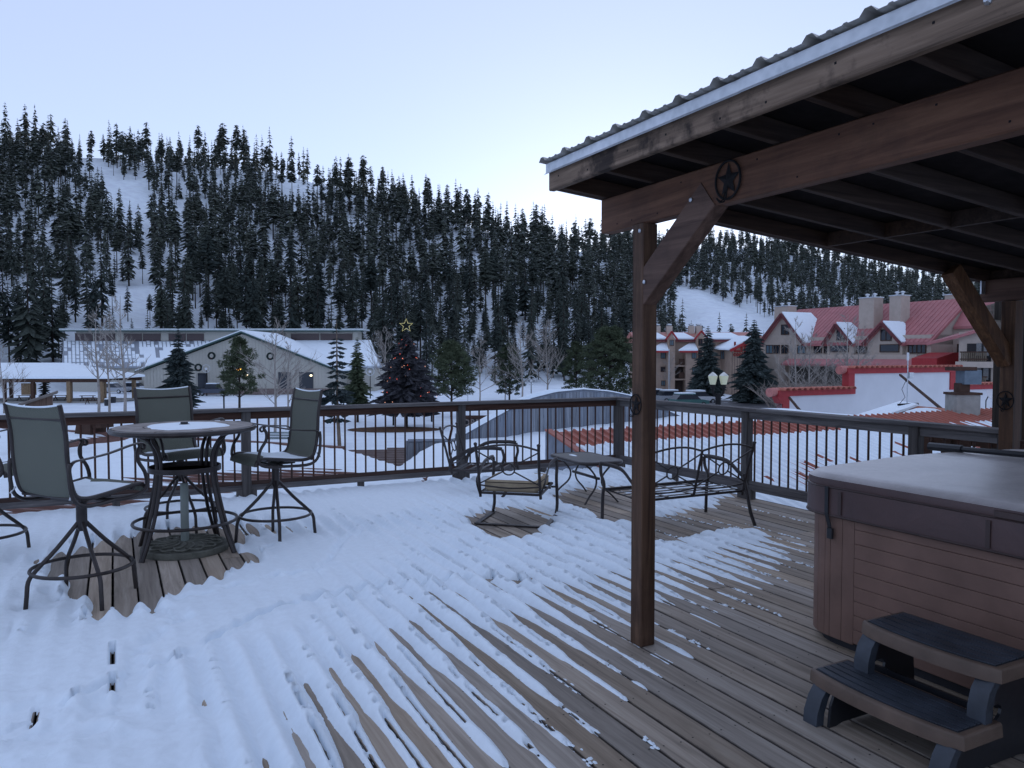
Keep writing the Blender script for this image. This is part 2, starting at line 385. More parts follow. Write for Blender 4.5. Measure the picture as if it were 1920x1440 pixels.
def conifer(rng, nwh=18, nbr=7, c0=.16, rad=.13, droop=.35, wid=.34, pw=.85, sub=0, gaps=.1):
    T = []
    for i in range(nwh):
        t = (i + rng.uniform(-.3, .3)) / nwh; z = c0 + (1 - c0) * min(max(t, 0), .985)
        R0 = rad * (1 - t) ** pw * rng.uniform(.72, 1.18) * min(1, .55 + t * 3) + .006
        n = max(4, int(nbr * (1 - .35 * t))); a0 = rng.uniform(0, 6.3)
        for k in range(n):
            if rng.uniform() < gaps: continue
            a = a0 + 6.283 * (k + rng.uniform(-.35, .35)) / n; L = R0 * rng.uniform(.6, 1.25)
            d = np.array([math.cos(a), math.sin(a), 0]); e = np.array([-math.sin(a), math.cos(a), 0]); up = np.array([0, 0, 1.])
            base = up * (z + L * .15); tip = d * L + up * (z - L * droop * rng.uniform(.5, 1.4)); m = d * L * .55 + up * (z - L * droop * .1); w = L * wid * rng.uniform(.7, 1.2)
            l = m + e * w - up * L * .22; r = m - e * w - up * L * .22
            T += [(base, l, tip), (base, tip, r)]
            for q in range(sub):      # side sprays so that the outline is feathery
                f = rng.uniform(.25, .95); c = base * (1 - f) + tip * f; sgn = 1 if q % 2 else -1
                dd = (d * rng.uniform(.3, .9) + e * sgn * rng.uniform(.5, 1)); s = L * (1.05 - f) * rng.uniform(.3, .6) + .004
                t2 = c + dd * s - up * s * rng.uniform(.1, .6); p2 = c + up * s * .12; p3 = c + d * s * .45 * sgn - up * s * .25
                T += [(p2, p3, t2)]
    top = [(np.array([.004, 0, .93]), np.array([-.004, .003, .93]), np.array([0, 0, 1.0])), (np.array([0, .006, .93]), np.array([0, -.006, .93]), np.array([0, 0, 1.0]))]
    return np.array(T + top).reshape(-1, 3)
def trunk_mb(h=.97, r=.011, lean=(0, 0), n=5):
    return MB().tube([(0, 0, -.03), (lean[0]*.4, lean[1]*.4, h * .4), (lean[0], lean[1], h)], r, n, rs=[r * 1.15, r * .75, r * .15])
def tri_mesh(name, P, mat): return fastmesh(name, P, np.arange(len(P)).reshape(-1, 3), mat)
rg = np.random.default_rng(11)
FA = [(c, r, p, dr) for c, r, p, dr in
      ((.08,.165,.85,.45), (.18,.14,.7,.5), (.30,.15,.5,.4), (.10,.185,.85,.5), (.40,.15,.45,.35), (.14,.13,.8,.6), (.25,.12,.6,.45), (.50,.15,.4,.3))]
FV = [conifer(rg, nwh=rg.integers(19, 24), nbr=8, wid=.34, gaps=.22, c0=c, rad=r, pw=p, droop=dr) for c, r, p, dr in FA]
FD = [conifer(rg, nwh=rg.integers(24, 29), nbr=9, wid=.18, gaps=.2, c0=c, rad=r, pw=p, droop=dr, sub=5) for c, r, p, dr in FA]
FM = [tri_mesh('crown', p, FOREST) for p in FD]; TM = trunk_mb().mesh('trunk', BARK)
tb = TM; tbv = np.array([v.co[:] for v in tb.vertices]); tbf = [tuple(p.vertices) for p in tb.polygons]
tbt = np.array([(f[0], f[k], f[k+1]) for f in tbf for k in range(1, len(f) - 1)])
def inpoly(u, v, poly):
    c = np.zeros(len(u), bool); n = len(poly)
    for i in range(n):
        x1, y1 = poly[i]; x2, y2 = poly[(i+1) % n]
        m = ((y1 > v) != (y2 > v)) & (u < (x2 - x1) * (v - y1) / (y2 - y1 + 1e-9) + x1); c ^= m
    return c
CLEAR = [[(145,308),(200,306),(225,340),(280,352),(288,385),(288,440),(272,445),(258,410),(238,400),(215,385),(200,350),(150,320)],
         [(505,335),(530,340),(600,358),(596,372),(540,372)], [(262,455),(290,455),(288,500),(275,500)],
         [(1262,548),(1300,545),(1450,602),(1450,640),(1300,632),(1270,600)], [(340,380),(356,380),(350,520),(335,510)],
         [(42,245),(60,258),(58,270),(45,268)], [(225,548),(238,560),(222,640),(212,640)]]
def sample(n, az0, az1, hmin, hmax, minsp):
    az = rg.uniform(az0, az1, n); u01 = rg.uniform(0, 1, n); Rr = np.interp(az, XA, XR) + 18; r0 = np.interp(az, XA, X0) + 4
    r = np.sqrt(r0**2 + u01 * (Rr**2 - r0**2)); x = r * np.sin(az); y = r * np.cos(az); z = terrain(x, y)
    h = (hmin + (hmax - hmin) * rg.uniform(0, 1, n) ** 1.5) * (1 + .25 * fbm(x / 25, y / 25, 31, 2)); u = 960 + F * x / y; v = HORIZON - F * (z - EYE) / y
    ht = F * h / y; keep = np.ones(n, bool)
    for poly in CLEAR:
        for f in (0, .45): keep &= ~inpoly(u, v - ht * f, poly)
    dens = fbm(x / 12, y / 12, 41, 3) + .36
    thin = np.exp(-(((u - 900) / 190) ** 2 + ((v - 520) / 75) ** 2)) * .20
    keep &= rg.uniform(0, .44, n) < dens - thin + .06
    idx = np.where(keep)[0]; cell = {}; out = []
    for q in idx:
        c = (int(x[q] // minsp), int(y[q] // minsp)); ok = True
        for dx in (-1, 0, 1):
            for dy in (-1, 0, 1):
                for w in cell.get((c[0]+dx, c[1]+dy), ()):
                    if (x[w]-x[q])**2 + (y[w]-y[q])**2 < minsp**2: ok = False
        if ok: cell.setdefault(c, []).append(q); out.append(q)
    return [(x[q], y[q], z[q], h[q], r[q]) for q in out]
TR = sample(9500, u2az(-160), u2az(1190), 8, 21, 3.2) + sample(9500, u2az(1150), u2az(2080), 8, 20, 3.9)
TR += [(*(lambda p: (p.x, p.y, tz(p.x, p.y)))(at(u, 700, Y)), h, Y) for u, Y, h in ((55, 150, 24), (100, 158, 19), (18, 150, 17), (-30, 146, 22), (700, 165, 20), (735, 168, 22), (800, 160, 17), (870, 162, 18))]
TR.sort(key=lambda t: t[4] - t[3] * 2)
def vis(t): u = 960 + F * t[0] / t[1]; return -20 < u < 1240 and t[1] > 0
front = [t for t in TR if vis(t)][:300]; fs_ = set(id(t) for t in front); rest = [t for t in TR if id(t) not in fs_]
FG = 'tall dark conifers standing in the forest on the lower hillside'
for t in front:
    k = rg.integers(0, 8); o = thing('conifer_tree', 'tall dark conifer standing in the snowy forest on the lower hillside', 'tree', (t[0], t[1], t[2] - .3), rg.uniform(0, 6.28), FG)
    o.scale = (t[3] * rg.uniform(.85, 1.15),) * 2 + (t[3],)
    link('trunk', TM, o); link('crown', FM[k], o)
PV = []; TV = []; TF = []; off = 0
for t in rest:
    k = rg.integers(0, 8); a = rg.uniform(0, 6.28); s = t[3]; w = s * rg.uniform(.85, 1.15); M = np.array([[math.cos(a)*w, -math.sin(a)*w, 0], [math.sin(a)*w, math.cos(a)*w, 0], [0, 0, s]])
    PV.append(FV[k] @ M.T + np.array([t[0], t[1], t[2] - .3])); TV.append(tbv @ M.T + np.array([t[0], t[1], t[2] - .3])); TF.append(tbt + off); off += len(tbv)
fo = thing('hillside_forest', 'dense conifer forest covering the upper snowy hillsides', 'forest'); fo['kind'] = 'stuff'
link('crown', tri_mesh('crown', np.vstack(PV), FOREST), fo)['kind'] = 'stuff'
link('trunk', fastmesh('trunk', np.vstack(TV), np.vstack(TF), BARK), fo)['kind'] = 'stuff'
print('trees', len(TR), 'front', len(front))
# bare saplings scattered on the slope are part of the wood's ground cover
def bare_tree(rng, H, spread=.5, r0=None, levels=3, trunk_frac=1.0, nb=16, start=.25, up=.75, twig=1.0):
    mb = MB(); r0 = r0 or H * .013
    lean = Vector((rng.uniform(-.04, .04), rng.uniform(-.04, .04), 0)) * H
    def P(t): return Vector((0, 0, H * t * trunk_frac)) + lean * t * t + Vector((math.sin(t*7)*.008*H, math.cos(t*5)*.006*H, 0))
    mb.tube([P(t) for t in (0, .2, .4, .6, .8, 1)], r0, 6, rs=[r0, r0*.85, r0*.68, r0*.5, r0*.3, r0*.1])
    tr = mb; br = MB()
    def grow(p, d, L, r, lev):
        q1 = p + d * L * .5; d2 = (d + Vector((rng.uniform(-.25,.25), rng.uniform(-.25,.25), .25 * up))).normalized(); q2 = q1 + d2 * L * .5
        br.tube([p, q1, q2], r, 4 if lev > 1 else 3, rs=[r, r*.7, r*.3], cap=False)
        if lev > 0:
            for _ in range(int((5 if lev > 1 else 6) * twig)):
                f = rng.uniform(.25, 1); s = p.lerp(q1, f * 2) if f < .5 else q1.lerp(q2, f * 2 - 1)
                dd = (d2 + Vector((rng.uniform(-.8,.8), rng.uniform(-.8,.8), rng.uniform(-.2,.6)))).normalized()
                grow(s, dd, L * rng.uniform(.35, .6), max(r * .55, H * .0014), lev - 1)
    for k in range(nb):
        t = start + (1 - start) * (k + rng.uniform(0, 1)) / nb * .95; a = rng.uniform(0, 6.28); L = H * spread * (1.05 - t) * rng.uniform(.5, 1.0) + H * .04
        d = Vector((math.cos(a), math.sin(a), up * rng.uniform(.6, 1.4))).normalized(); grow(P(t), d, L, r0 * (1 - t * .8) * .5, levels - 1)
    return tr, br
def add_bare(name, label, base, H, seed, group=None, mat=None, **kw):
    rng = random.Random(seed); o = thing(name, label, 'tree', base, 0, group); a, b = bare_tree(rng, H, **kw)
    mat = mat or ASPEN
    part('trunk', a, mat, o, True); part('branches', b, mat, o, kind='stuff'); return o
def tufts(rng, cl, n, ln, w):
    """needle tufts: n slim triangles bursting from every clump centre in cl = [(centre, radius)]"""
    out = []
    for c, r in cl:
        m = int(n); d = rng.normal(size=(m, 3)); d /= np.linalg.norm(d, axis=1)[:, None]; d[:, 2] = d[:, 2] * .7 + .15
        p = c + d * r * rng.uniform(.1, .8, (m, 1)); q = p + d * ln * rng.uniform(.6, 1.3, (m, 1)) * (r / .5)
        e = np.cross(d, rng.normal(size=(m, 3))); e /= np.linalg.norm(e, axis=1)[:, None]; e *= w * (r / .5)
        out.append(np.stack([p - e, p + e, q], 1).reshape(-1, 3))
    return np.vstack(out)
def add_pine(name, label, base, H, Rw, seed, crown0=.28, mat=None, ncl=150, ragged=.25, group=None, top=.35):
    rng = np.random.default_rng(seed); o = thing(name, label, 'tree', base, 0, group); tr = MB(); lim = MB(); r0 = H * .016
    tr.tube([(0,0,-.3), (0.05,0,H*.4), (0,.05,H*.93)], r0, 7, rs=[r0*1.1, r0*.8, r0*.2]); cl = []
    for k in range(ncl):
        t = rng.uniform(0, 1) ** .85; z = H * (crown0 + (1 - crown0) * t * .97)
        prof = math.sin(math.pi * min(1, (t * .78 + .22))) ** .8 if t < .4 else (1 - ((t - .4) / .6) ** 1.7 * (1 - top * .3)) * 1.0
        a = rng.uniform(0, 6.28); rr = Rw * max(.05, prof) * rng.uniform(.35, 1.0) * (1 + ragged * rng.uniform(-1, .6))
        c = np.array([rr * math.cos(a), rr * math.sin(a), z]); cl.append((c, rng.uniform(.045, .085) * H * .75))
        if k % 3 == 0: lim.tube([(0, 0, max(z - rr * .5, H * crown0 * .8)), tuple(c * [.6, .6, 1] - [0, 0, rr * .1]), tuple(c)], H * .004, 4, rs=[H*.005, H*.003, H*.001], cap=False)
    part('trunk', tr, BARK, o, True); part('limbs', lim, BARK, o)
    part('crown', tri_mesh('crown', tufts(rng, cl, 60, .34, .06), mat or PINE), None, o); return o
def add_spruce(name, label, base, H, Rw, seed, c0=.06, mat=None, nwh=44, nbr=11, sub=14, pw=.9, gaps=.08, droop=.25, group=None, lean=0.0, trunkmat=None, wid=.12):
    rng = np.random.default_rng(seed); o = thing(name, label, 'tree', base, 0, group)
    P = conifer(rng, nwh, nbr, c0, Rw / H, droop, wid, pw, sub, gaps) * H; P[:, 0] += lean * (P[:, 2] / H - 1) * 0
    part('trunk', MB().tube([(lean * -1, 0, -.3), (lean * -.55, 0, H * .12), (0, 0, H * .3), (0, 0, H * .96)], H*.014, 7, rs=[H*.016, H*.014, H*.011, H*.002]), trunkmat or BARK, o, True)
    part('crown', tri_mesh('crown', P, mat or SPRUCE), None, o); return o
def part(name, mb, mat, parent=None, smooth=False, label=None, kind=None):
    me = mb.mesh(name, mat, smooth) if isinstance(mb, MB) else mb
    o = link(name, me, parent); return tag(o, label, kind=kind)
def gpt(u, v): p = gp(u, v, GZ); return Vector((p.x, p.y, tz(p.x, p.y)))
def top_h(base, v): return EYE - (v - HORIZON) / F * base.y - base.z
def mtr(px, base): return px / F * base.y

b = gpt(335, 772); add_spruce('spruce_tree', 'dark cone shaped spruce just behind the upright bar chair beyond the table', b, top_h(b, 612), mtr(47, b), 21, pw=.85)
b = gpt(448, 770); add_pine('pine_tree', 'olive green pine in front of the lodge gable with an orange light beside it', b, top_h(b, 632), mtr(40, b), 22, crown0=.22, ragged=.35, ncl=230)
b = gpt(632, 838); add_spruce('spruce_tree', 'open branched spruce with a pale leaning trunk behind the right hand bar chair', b, top_h(b, 588), mtr(46, b), 23, c0=.2, gaps=.3, nwh=22, nbr=8, lean=-.15, trunkmat=BARKL, droop=.1)
b = gpt(670, 792); add_spruce('spruce_tree', 'slim dark spruce between the leaning trunk spruce and the lit christmas tree', b, top_h(b, 630), mtr(30, b), 24, c0=.16, pw=.7, mat=PINE)
xb = gpt(762, 802); xmas = add_spruce('christmas_tree', 'broad dark spruce strung with small red lights and topped by a star', xb, top_h(xb, 622), mtr(76, xb), 25, c0=.19, nwh=46, nbr=14, pw=.72, mat=m_foliage('lit_spruce_needles', (.02, .02, .028), (.055, .055, .062), .8, .1))
xmas['category'] = 'christmas tree'
b = gpt(846, 782); add_pine('pine_tree', 'big round crowned pine to the right of the lit christmas tree', b, top_h(b, 640), mtr(50, b), 26, crown0=.28, ncl=320)
b = gpt(955, 752); add_pine('pine_tree', 'small dark green pine half hidden by bare branches left of the arched wall', b, top_h(b, 645), mtr(38, b), 27, crown0=.12, ncl=220)
b = gpt(1143, 750); add_pine('pine_tree', 'largest dark green pine rising behind the arched wooden wall', b, top_h(b, 612), mtr(60, b), 28, crown0=.06, ncl=420, top=.8)
b = gpt(1080, 742); add_pine('pine_tree', 'dark green pine in the gap left of the largest pine behind the arched wall', b, top_h(b, 640), mtr(36, b), 29, crown0=.08, ncl=220)
b = gpt(82, 752); add_spruce('spruce_tree', 'small thin spruce in front of the picnic pavilion roof', b, top_h(b, 683), mtr(13, b), 30, nwh=18, gaps=.25, pw=.5)
b = gpt(1327, 748); add_spruce('spruce_tree', 'narrow dark blue spruce in front of the brown condominium, left of the lamp', b, top_h(b, 610), mtr(40, b), 31, c0=.03, pw=.75, nwh=46, nbr=13)
b = gpt(1413, 758); add_spruce('spruce_tree', 'large dark blue spruce right of the twin lamp, hiding the end of the red sign', b, top_h(b, 598), mtr(49, b), 32, c0=.03, pw=.75, nwh=48, nbr=14)
for n_, (u, v, vt, sd_, lb, kw) in enumerate((
    (183, 782, 575, 1, 'tall slim bare aspen rising left of the bar table', dict(nb=15, spread=.3, start=.3)),
    (232, 788, 555, 2, 'tallest bare aspen, in front of the left part of the lodge', dict(nb=20, spread=.32, start=.25, r0=.16)),
    (203, 776, 600, 13, 'thin bare aspen standing between two taller aspens by the pavilion', dict(nb=12, spread=.3, start=.3)),
    (5, 775, 650, 14, 'small bare tree at the far left edge in front of the pavilion', dict(nb=16, spread=.6, start=.15)),
    (514, 812, 600, 3, 'bare pale tree with wide twiggy crown in front of the lodge doors', dict(nb=22, spread=.5, start=.22)),
    (538, 806, 640, 4, 'slender bare tree next to the right hand bar chair back', dict(nb=14, spread=.4, start=.25)),
    (722, 745, 615, 5, 'pale bare tree fanning out behind the lit christmas tree', dict(nb=18, spread=.6, start=.1, up=1.2)),
    (899, 768, 632, 6, 'white barked bare aspen between two round pines', dict(nb=20, spread=.42, start=.25)),
    (947, 752, 660, 7, 'low bare tree with tangled dark branches left of the star ornament', dict(nb=22, spread=.7, start=.15)),
    (979, 756, 600, 8, 'tall bare tree beside the hanging round ornament', dict(nb=20, spread=.4, start=.2)),
    (1026, 748, 600, 9, 'wide crowned bare tree standing over the left slope of the arched wall', dict(nb=30, spread=.5, start=.15, up=1.1)),
    (1256, 742, 660, 10, 'small bare tree in front of the balconies of the brown condominium', dict(nb=16, spread=.5, start=.2)))):
    b = gpt(u, v); add_bare('bare_tree', lb, b, top_h(b, vt), 100 + sd_, group='bare trees in the park', **kw)
for u, v, vt, sd_, lb in ((1492, 786, 600, 21, 'bare aspen left of the pink roofed lower gable, first of the row'), (1516, 786, 615, 22, 'slim pale aspen with a straight trunk under the left snow patched gable'),
    (1590, 784, 590, 23, 'tall bare aspen before the smallest gable of the red roofed condominium'), (1612, 786, 620, 24, 'greenish bare aspen just left of the upper step of the white wall'), (1548, 786, 640, 25, 'spreading bare aspen above the low red coping')):
    b = gpt(u, v); b.z = GZ; add_bare('bare_tree', lb, b, top_h(b, vt), 200 + sd_, group='bare trees before the condominium', nb=20, spread=.42, start=.2)
sh = MB(); rr_ = random.Random(5)
for k in range(34):
    p = gpt(rr_.uniform(1452, 1600), rr_.uniform(776, 792))
    for q in range(9):
        a = rr_.uniform(0, 6.28); L = rr_.uniform(2.5, 5.2); d = Vector((math.cos(a)*.6, math.sin(a)*.6, 1)).normalized(); m = p + d * L * .5 + Vector((0,0,.1))
        e = m + Vector((d.x * 1.4, d.y * 1.4, d.z * .7)) * L * .5; sh.tube([p, m, e], .03, 3, rs=[.05, .035, .015], cap=False)
        for _ in range(7):
            s = m.lerp(e, rr_.uniform(0, 1)); sh.tube([s, s + Vector((rr_.uniform(-.7,.7), rr_.uniform(-.7,.7), rr_.uniform(.1,.8)))], .01, 3, rs=[.022, .01], cap=False)
o = link('bare_thicket', sh.mesh('bare_thicket', m_plain('thicket_twigs', (.24, .20, .175), .9, .1), fixn=False)); tag(o, 'tangle of leafless shrubs below the red roofed condominium', 'shrubs', kind='stuff')
# lights and star on the christmas tree
H = top_h(xb, 622); Rw = mtr(72, xb); L1 = MB(); L2 = MB(); rr_ = random.Random(9)
for k in range(70):
    t = rr_.uniform(.02, .93); a = rr_.uniform(math.pi, 2 * math.pi); r = Rw * (1 - t) ** .8 * rr_.uniform(.6, .95); z = H * (.19 + .81 * t)
    (L1 if rr_.random() < .6 else L2).lathe([(0, .04), (.04, 0), (0, -.04)], 5, (r * math.cos(a), r * math.sin(a), z))
part('red_lights', L1, m_emit('red_bulb', (.9, .10, .06), .38), xmas, kind='stuff'); part('warm_lights', L2, m_emit('warm_bulb', (1, .45, .3), .35), xmas, kind='stuff')
st = MB(); pts = [(0.62 * (1 if k % 2 == 0 else .42) * math.sin(k * math.pi / 5), 0, H + .55 + 0.62 * (1 if k % 2 == 0 else .42) * math.cos(k * math.pi / 5)) for k in range(10)]
st.tube(pts, .018, 5, closed=True); part('star', st, m_emit('star_light', (.9, .8, .35), .12), xmas)
o = MB(); o.lathe([(0, .06), (1.0, .1), (2.2, .05), (3.2, -.02)], 20, M=Matrix.Diagonal((1.3, .8, 1))); mu = link('mulch_bed', o.mesh('mulch_bed', m_plain('mulch', (.10, .06, .04), .95, .1, var=.5, scale=4)), None, (xb.x - .9, xb.y - 1.5, xb.z + .05)); tag(mu, kind='structure')
# ---------------------------------------------------------------- far buildings
BEIGE = m_plain('beige_metal_siding', (.44, .425, .38), .7, .2, var=.08)
TAUPE = m_plain('taupe_stucco', (.46, .385, .33), .85, .15, var=.08, scale=1.5)
BROWNSIDE = m_plain('brown_wood_siding', (.36, .27, .215), .85, .15, var=.12, scale=1.2)
WHITEW = m_plain('white_stucco', (.66, .67, .70), .85, .15, var=.05, scale=1.2)
GREENTR = m_plain('green_trim', (.03, .07, .065), .6)
DARKWIN = NT('dark_window', rough=.12, spec=.6); DARKWIN.color((.02, .025, .035)); DARKWIN = DARKWIN.m
PALEWIN = NT('pale_window', rough=.2, spec=.6); PALEWIN.color((.10, .16, .20)); PALEWIN = PALEWIN.m
REDROOF = m_plain('red_metal_roof', (.40, .15, .155), .55, .35, var=.12, scale=.8)
REDTRIM = m_plain('red_trim', (.36, .03, .035), .55, .35, var=.12)
DKRED = m_plain('dark_red_fascia', (.13, .03, .035), .6)
TILEM = m_plain('clay_tile', (.42, .14, .10), .7, .2, var=.2)
ROOFPALE = m_plain('pale_metal_roof', (.30, .33, .38), .5, .4, var=.1)
PINEWOOD = m_plain('yellow_pine_wood', (.24, .165, .10), .8, .2, var=.2)
DARKWOOD = m_plain('dark_brown_wood', (.07, .04, .03), .8, .2, var=.3)
GREYWOOD = m_wood('grey_siding_wood', (.14, .16, .19), (.26, .29, .34), (.38, .41, .46), 'z', grain=.7, var=.4)
CONC = m_plain('concrete', (.30, .29, .27), .9, .1, var=.15, bump=.01, bscale=8)
FLATSNOW = m_snow('roof_snow', bump=.02, sc=30, big=3)
def px_sheet(mb, pts): mb.quad(*pts)
# --- lodge with long clerestory
lx0, lx1 = at(120, 700, 138).x, at(712, 700, 138).x
lo = thing('lodge_building', 'long beige lodge with snowy metal roof, raised window strip and a wreathed front gable', 'building', (0, 138, GZ))
z0 = GZ
def LP(x, y, z): return (x, y - 138, z - z0)
w = MB(); ez = -.75; w.prism([(lx0+1, 0), (lx1-1, 0), (lx1-1, ez-GZ), (lx0+1, ez-GZ)], 22, O=(0, .6, 0)); part('wall', w, BEIGE, lo)
ry0, ry1, rz = 138, 150, 4.0; xl2, xr2 = at(120, 640, 150).x, at(676, 640, 150).x
rf = MB(); rf.add([LP(lx0-.4, ry0, ez), LP(lx1+.4, ry0, ez), LP(xr2+2, ry1, rz), LP(xl2, ry1, rz), LP(lx0-.4, ry0, ez+.3), LP(lx1+.4, ry0, ez+.3), LP(xr2+2, ry1, rz+.3), LP(xl2, ry1, rz+.3)], [(0,3,2,1),(4,5,6,7),(0,1,5,4),(1,2,6,5),(2,3,7,6),(3,0,4,7)])
roof = part('roof', rf, ROOFPALE, lo)
seam = MB(); nS = 78
for k in range(nS + 1):
    t = k / nS; seam.beam(LP(lx0 + (lx1-lx0)*t, ry0, ez+.36), LP(xl2 + (xr2+2-xl2)*t, ry1, rz+.36), .10, .14, ch=0)
part('roof_seams', seam, ROOFPALE, roof, kind='stuff')
sn = MB(); rr_ = random.Random(3); nS = 78
for k in range(nS):
    for q in range(7):
        t0, t1 = (k + .12) / nS, (k + .88) / nS; y0, y1 = q / 7 + .01, (q + 1) / 7 - .01
        if k < 34 and rr_.random() < .13: continue
        if k < 40 and rr_.random() < .5: y1 -= .03
        def W(t, y, h): return LP((lx0 + (lx1-lx0)*t) * (1-y) + (xl2 + (xr2+2-xl2)*t) * y, ry0 + 12*y, ez + (rz-ez)*y + h)
        h = .40 if k < 40 else .46
        if k >= 18 and q < 4 + (k-18)*.05: t1 = (k + 1.0) / nS; t0 = k / nS; y1 = (q+1)/7; y0 = q/7; h = .5
        sn.add([W(t0,y0,.31), W(t1,y0,.31), W(t1,y1,.31), W(t0,y1,.31), W(t0,y0,h), W(t1,y0,h), W(t1,y1,h), W(t0,y1,h)], [(4,5,6,7),(0,1,5,4),(1,2,6,5),(2,3,7,6),(3,0,4,7)])
part('roof_snow', sn, FLATSNOW, roof, kind='stuff')
cz = 6.2; cl = MB(); cl.box(LP((xl2+xr2)/2+1, 152, (rz+cz)/2), (xr2-xl2-3, 4, cz-rz)); part('clerestory_wall', cl, BEIGE, lo)
cr = MB(); cr.box(LP((xl2+xr2)/2+.5, 151.6, cz+.3), (xr2-xl2+1, 6, .35)); c2 = MB(); c2.box(LP((xl2+xr2)/2+.5, 148.9, cz+.02), (xr2-xl2+.6, .5, .24))
part('clerestory_roof', cr, m_plain('light_roof_edge', (.45, .5, .52), .6), lo); part('green_fascia', c2, GREENTR, lo)
for u0, u1 in ((142, 176), (178, 218), (233, 268), (269, 303), (317, 350), (351, 384), (470, 502), (503, 536), (546, 600), (601, 662)):
    xa, xb_ = at(u0, 640, 150).x, at(u1, 640, 150).x; m = MB(); m.box(LP((xa+xb_)/2, 149.93, 5.05), (xb_-xa-.15, .2, 1.5)); f = part('window', m, m_plain('clerestory_glass', (.05,.028,.03), .3, .5) if u0 == 142 else bpy.data.materials['clerestory_glass'], lo)
    m = MB(); m.box(LP((xa+xb_)/2, 149.85, 5.85), (xb_-xa, .12, .16)); part('frame', m, BEIGE, f)
# front gable
gy = 128; ga = at(452, 624, gy); gl = at(252, 699, gy); gr = at(640, 699, gy); k0 = GZ
gw = MB(); gw.prism([(gl.x+1.2, 0), (gr.x-1.2, 0), (gr.x-1.2, gr.z-k0+.3), (ga.x, ga.z-k0-.2), (gl.x+1.2, gl.z-k0+.3)], 12, O=(0, -9.2, 0)); gable = part('gable_wall', gw, BEIGE, lo)
rib = MB(); x = gl.x + 1.6
while x < gr.x - 1.4:
    t = (x-gl.x)/(ga.x-gl.x) if x < ga.x else (gr.x-x)/(gr.x-ga.x); rib.box((x, -9.24, (gl.z-k0+(ga.z-gl.z)*t)/2), (.12, .07, max(.2, gl.z-k0+(ga.z-gl.z)*t-.3))); x += .55
part('siding_ribs', rib, BEIGE, gable, kind='stuff')
for side, e in ((0, gl), (1, gr)):
    for nm, o_, th, mt in (('gable_roof', 0, .25, GREENTR), ('gable_snow', .26, .22, FLATSNOW)):
        m = MB(); a_, b_ = (e.x, ga.x) if side == 0 else (ga.x, e.x); za, zb = (e.z, ga.z) if side == 0 else (ga.z, e.z)
        y0 = -10 + (.25 if nm == 'gable_snow' else 0)
        m.add([(a_,y0,za-k0+o_),(b_,y0,zb-k0+o_),(b_,10,zb-k0+o_),(a_,10,za-k0+o_),(a_,y0,za-k0+o_+th),(b_,y0,zb-k0+o_+th),(b_,10,zb-k0+o_+th),(a_,10,za-k0+o_+th)], [(0,3,2,1),(4,5,6,7),(0,1,5,4),(1,2,6,5),(2,3,7,6),(3,0,4,7)]); part(nm, m, mt, lo)
for u0, u1, v0, v1 in ((366, 384, 700, 735), (518, 541, 698, 735), (558, 584, 698, 735)):
    a_, b_ = at(u0, v0, gy-.3), at(u1, v1, gy-.3); m = MB(); m.box(((a_.x+b_.x)/2, -9.25, (a_.z+b_.z)/2-k0), (b_.x-a_.x, .2, a_.z-b_.z)); part('doorway', m, DARKWIN, lo)
bs = MB(); bs.box(((gl.x+gr.x)/2, -9.3, .5), (gr.x-gl.x-2.6, .2, 1.0)); part('stone_base', bs, m_plain('stone_wainscot', (.19, .15, .14), .9, .1, var=.4, scale=5), lo)
for i, (u, v, lb) in enumerate(((397, 667, 'green wreath hanging highest on the left half of the lodge gable'), (372, 689, 'green wreath hanging low beside the lodge doorway'), (507, 668, 'dark wreath on the right half of the lodge gable behind bare branches'))):
    p = at(u, v, gy - .6); m = MB(); m.tube([(.5*math.cos(t*math.pi/7), 0, .5*math.sin(t*math.pi/7)) for t in range(14)], .17, 6, closed=True); o = thing('wreath', lb, 'wreath', p, 0, 'wreaths on the lodge gable'); part('ring', m, m_plain('wreath_green', (.01,.02,.018), .9) if i == 0 else bpy.data.materials['wreath_green'], o)
    m = MB(); m.box((0, -.05, -.42), (.22, .1, .2)); part('bow', m, REDTRIM, o)
LAMPG = m_emit('lit_lamp', (1, .80, .5), .9)
for u, v, lb in ((463, 704, 'small lit wall lamp left of the lodge double doorway'), (583, 704, 'small lit wall lamp at the right lodge doorway behind the spruce')):
    p = at(u, v, gy - .7); o = thing('wall_lamp', lb, 'lamp', p); m = MB(); m.lathe([(0, .16), (.16, .1), (.22, -.05), (.12, -.14)], 8); part('lamp_shade', m, LAMPG, o); m = MB(); m.box((0, .3, .1), (.08, .6, .08)); part('bracket', m, IRON, o)
b = gpt(449, 760); o = thing('road_lamp', 'glowing orange lamp showing against the olive pine', 'lamp', b); hh = EYE - (693 - HORIZON)/F*b.y - b.z; m = MB(); m.tube([(0,0,0),(0,0,hh)], .07, 6); part('pole', m, IRON, o); m = MB(); m.lathe([(0,.12),(.34,.06),(.42,0),(.3,-.1)], 10, (0,0,hh)); part('lamp_head', m, m_emit('orange_lamp', (1, .42, .05), 2.5), o)
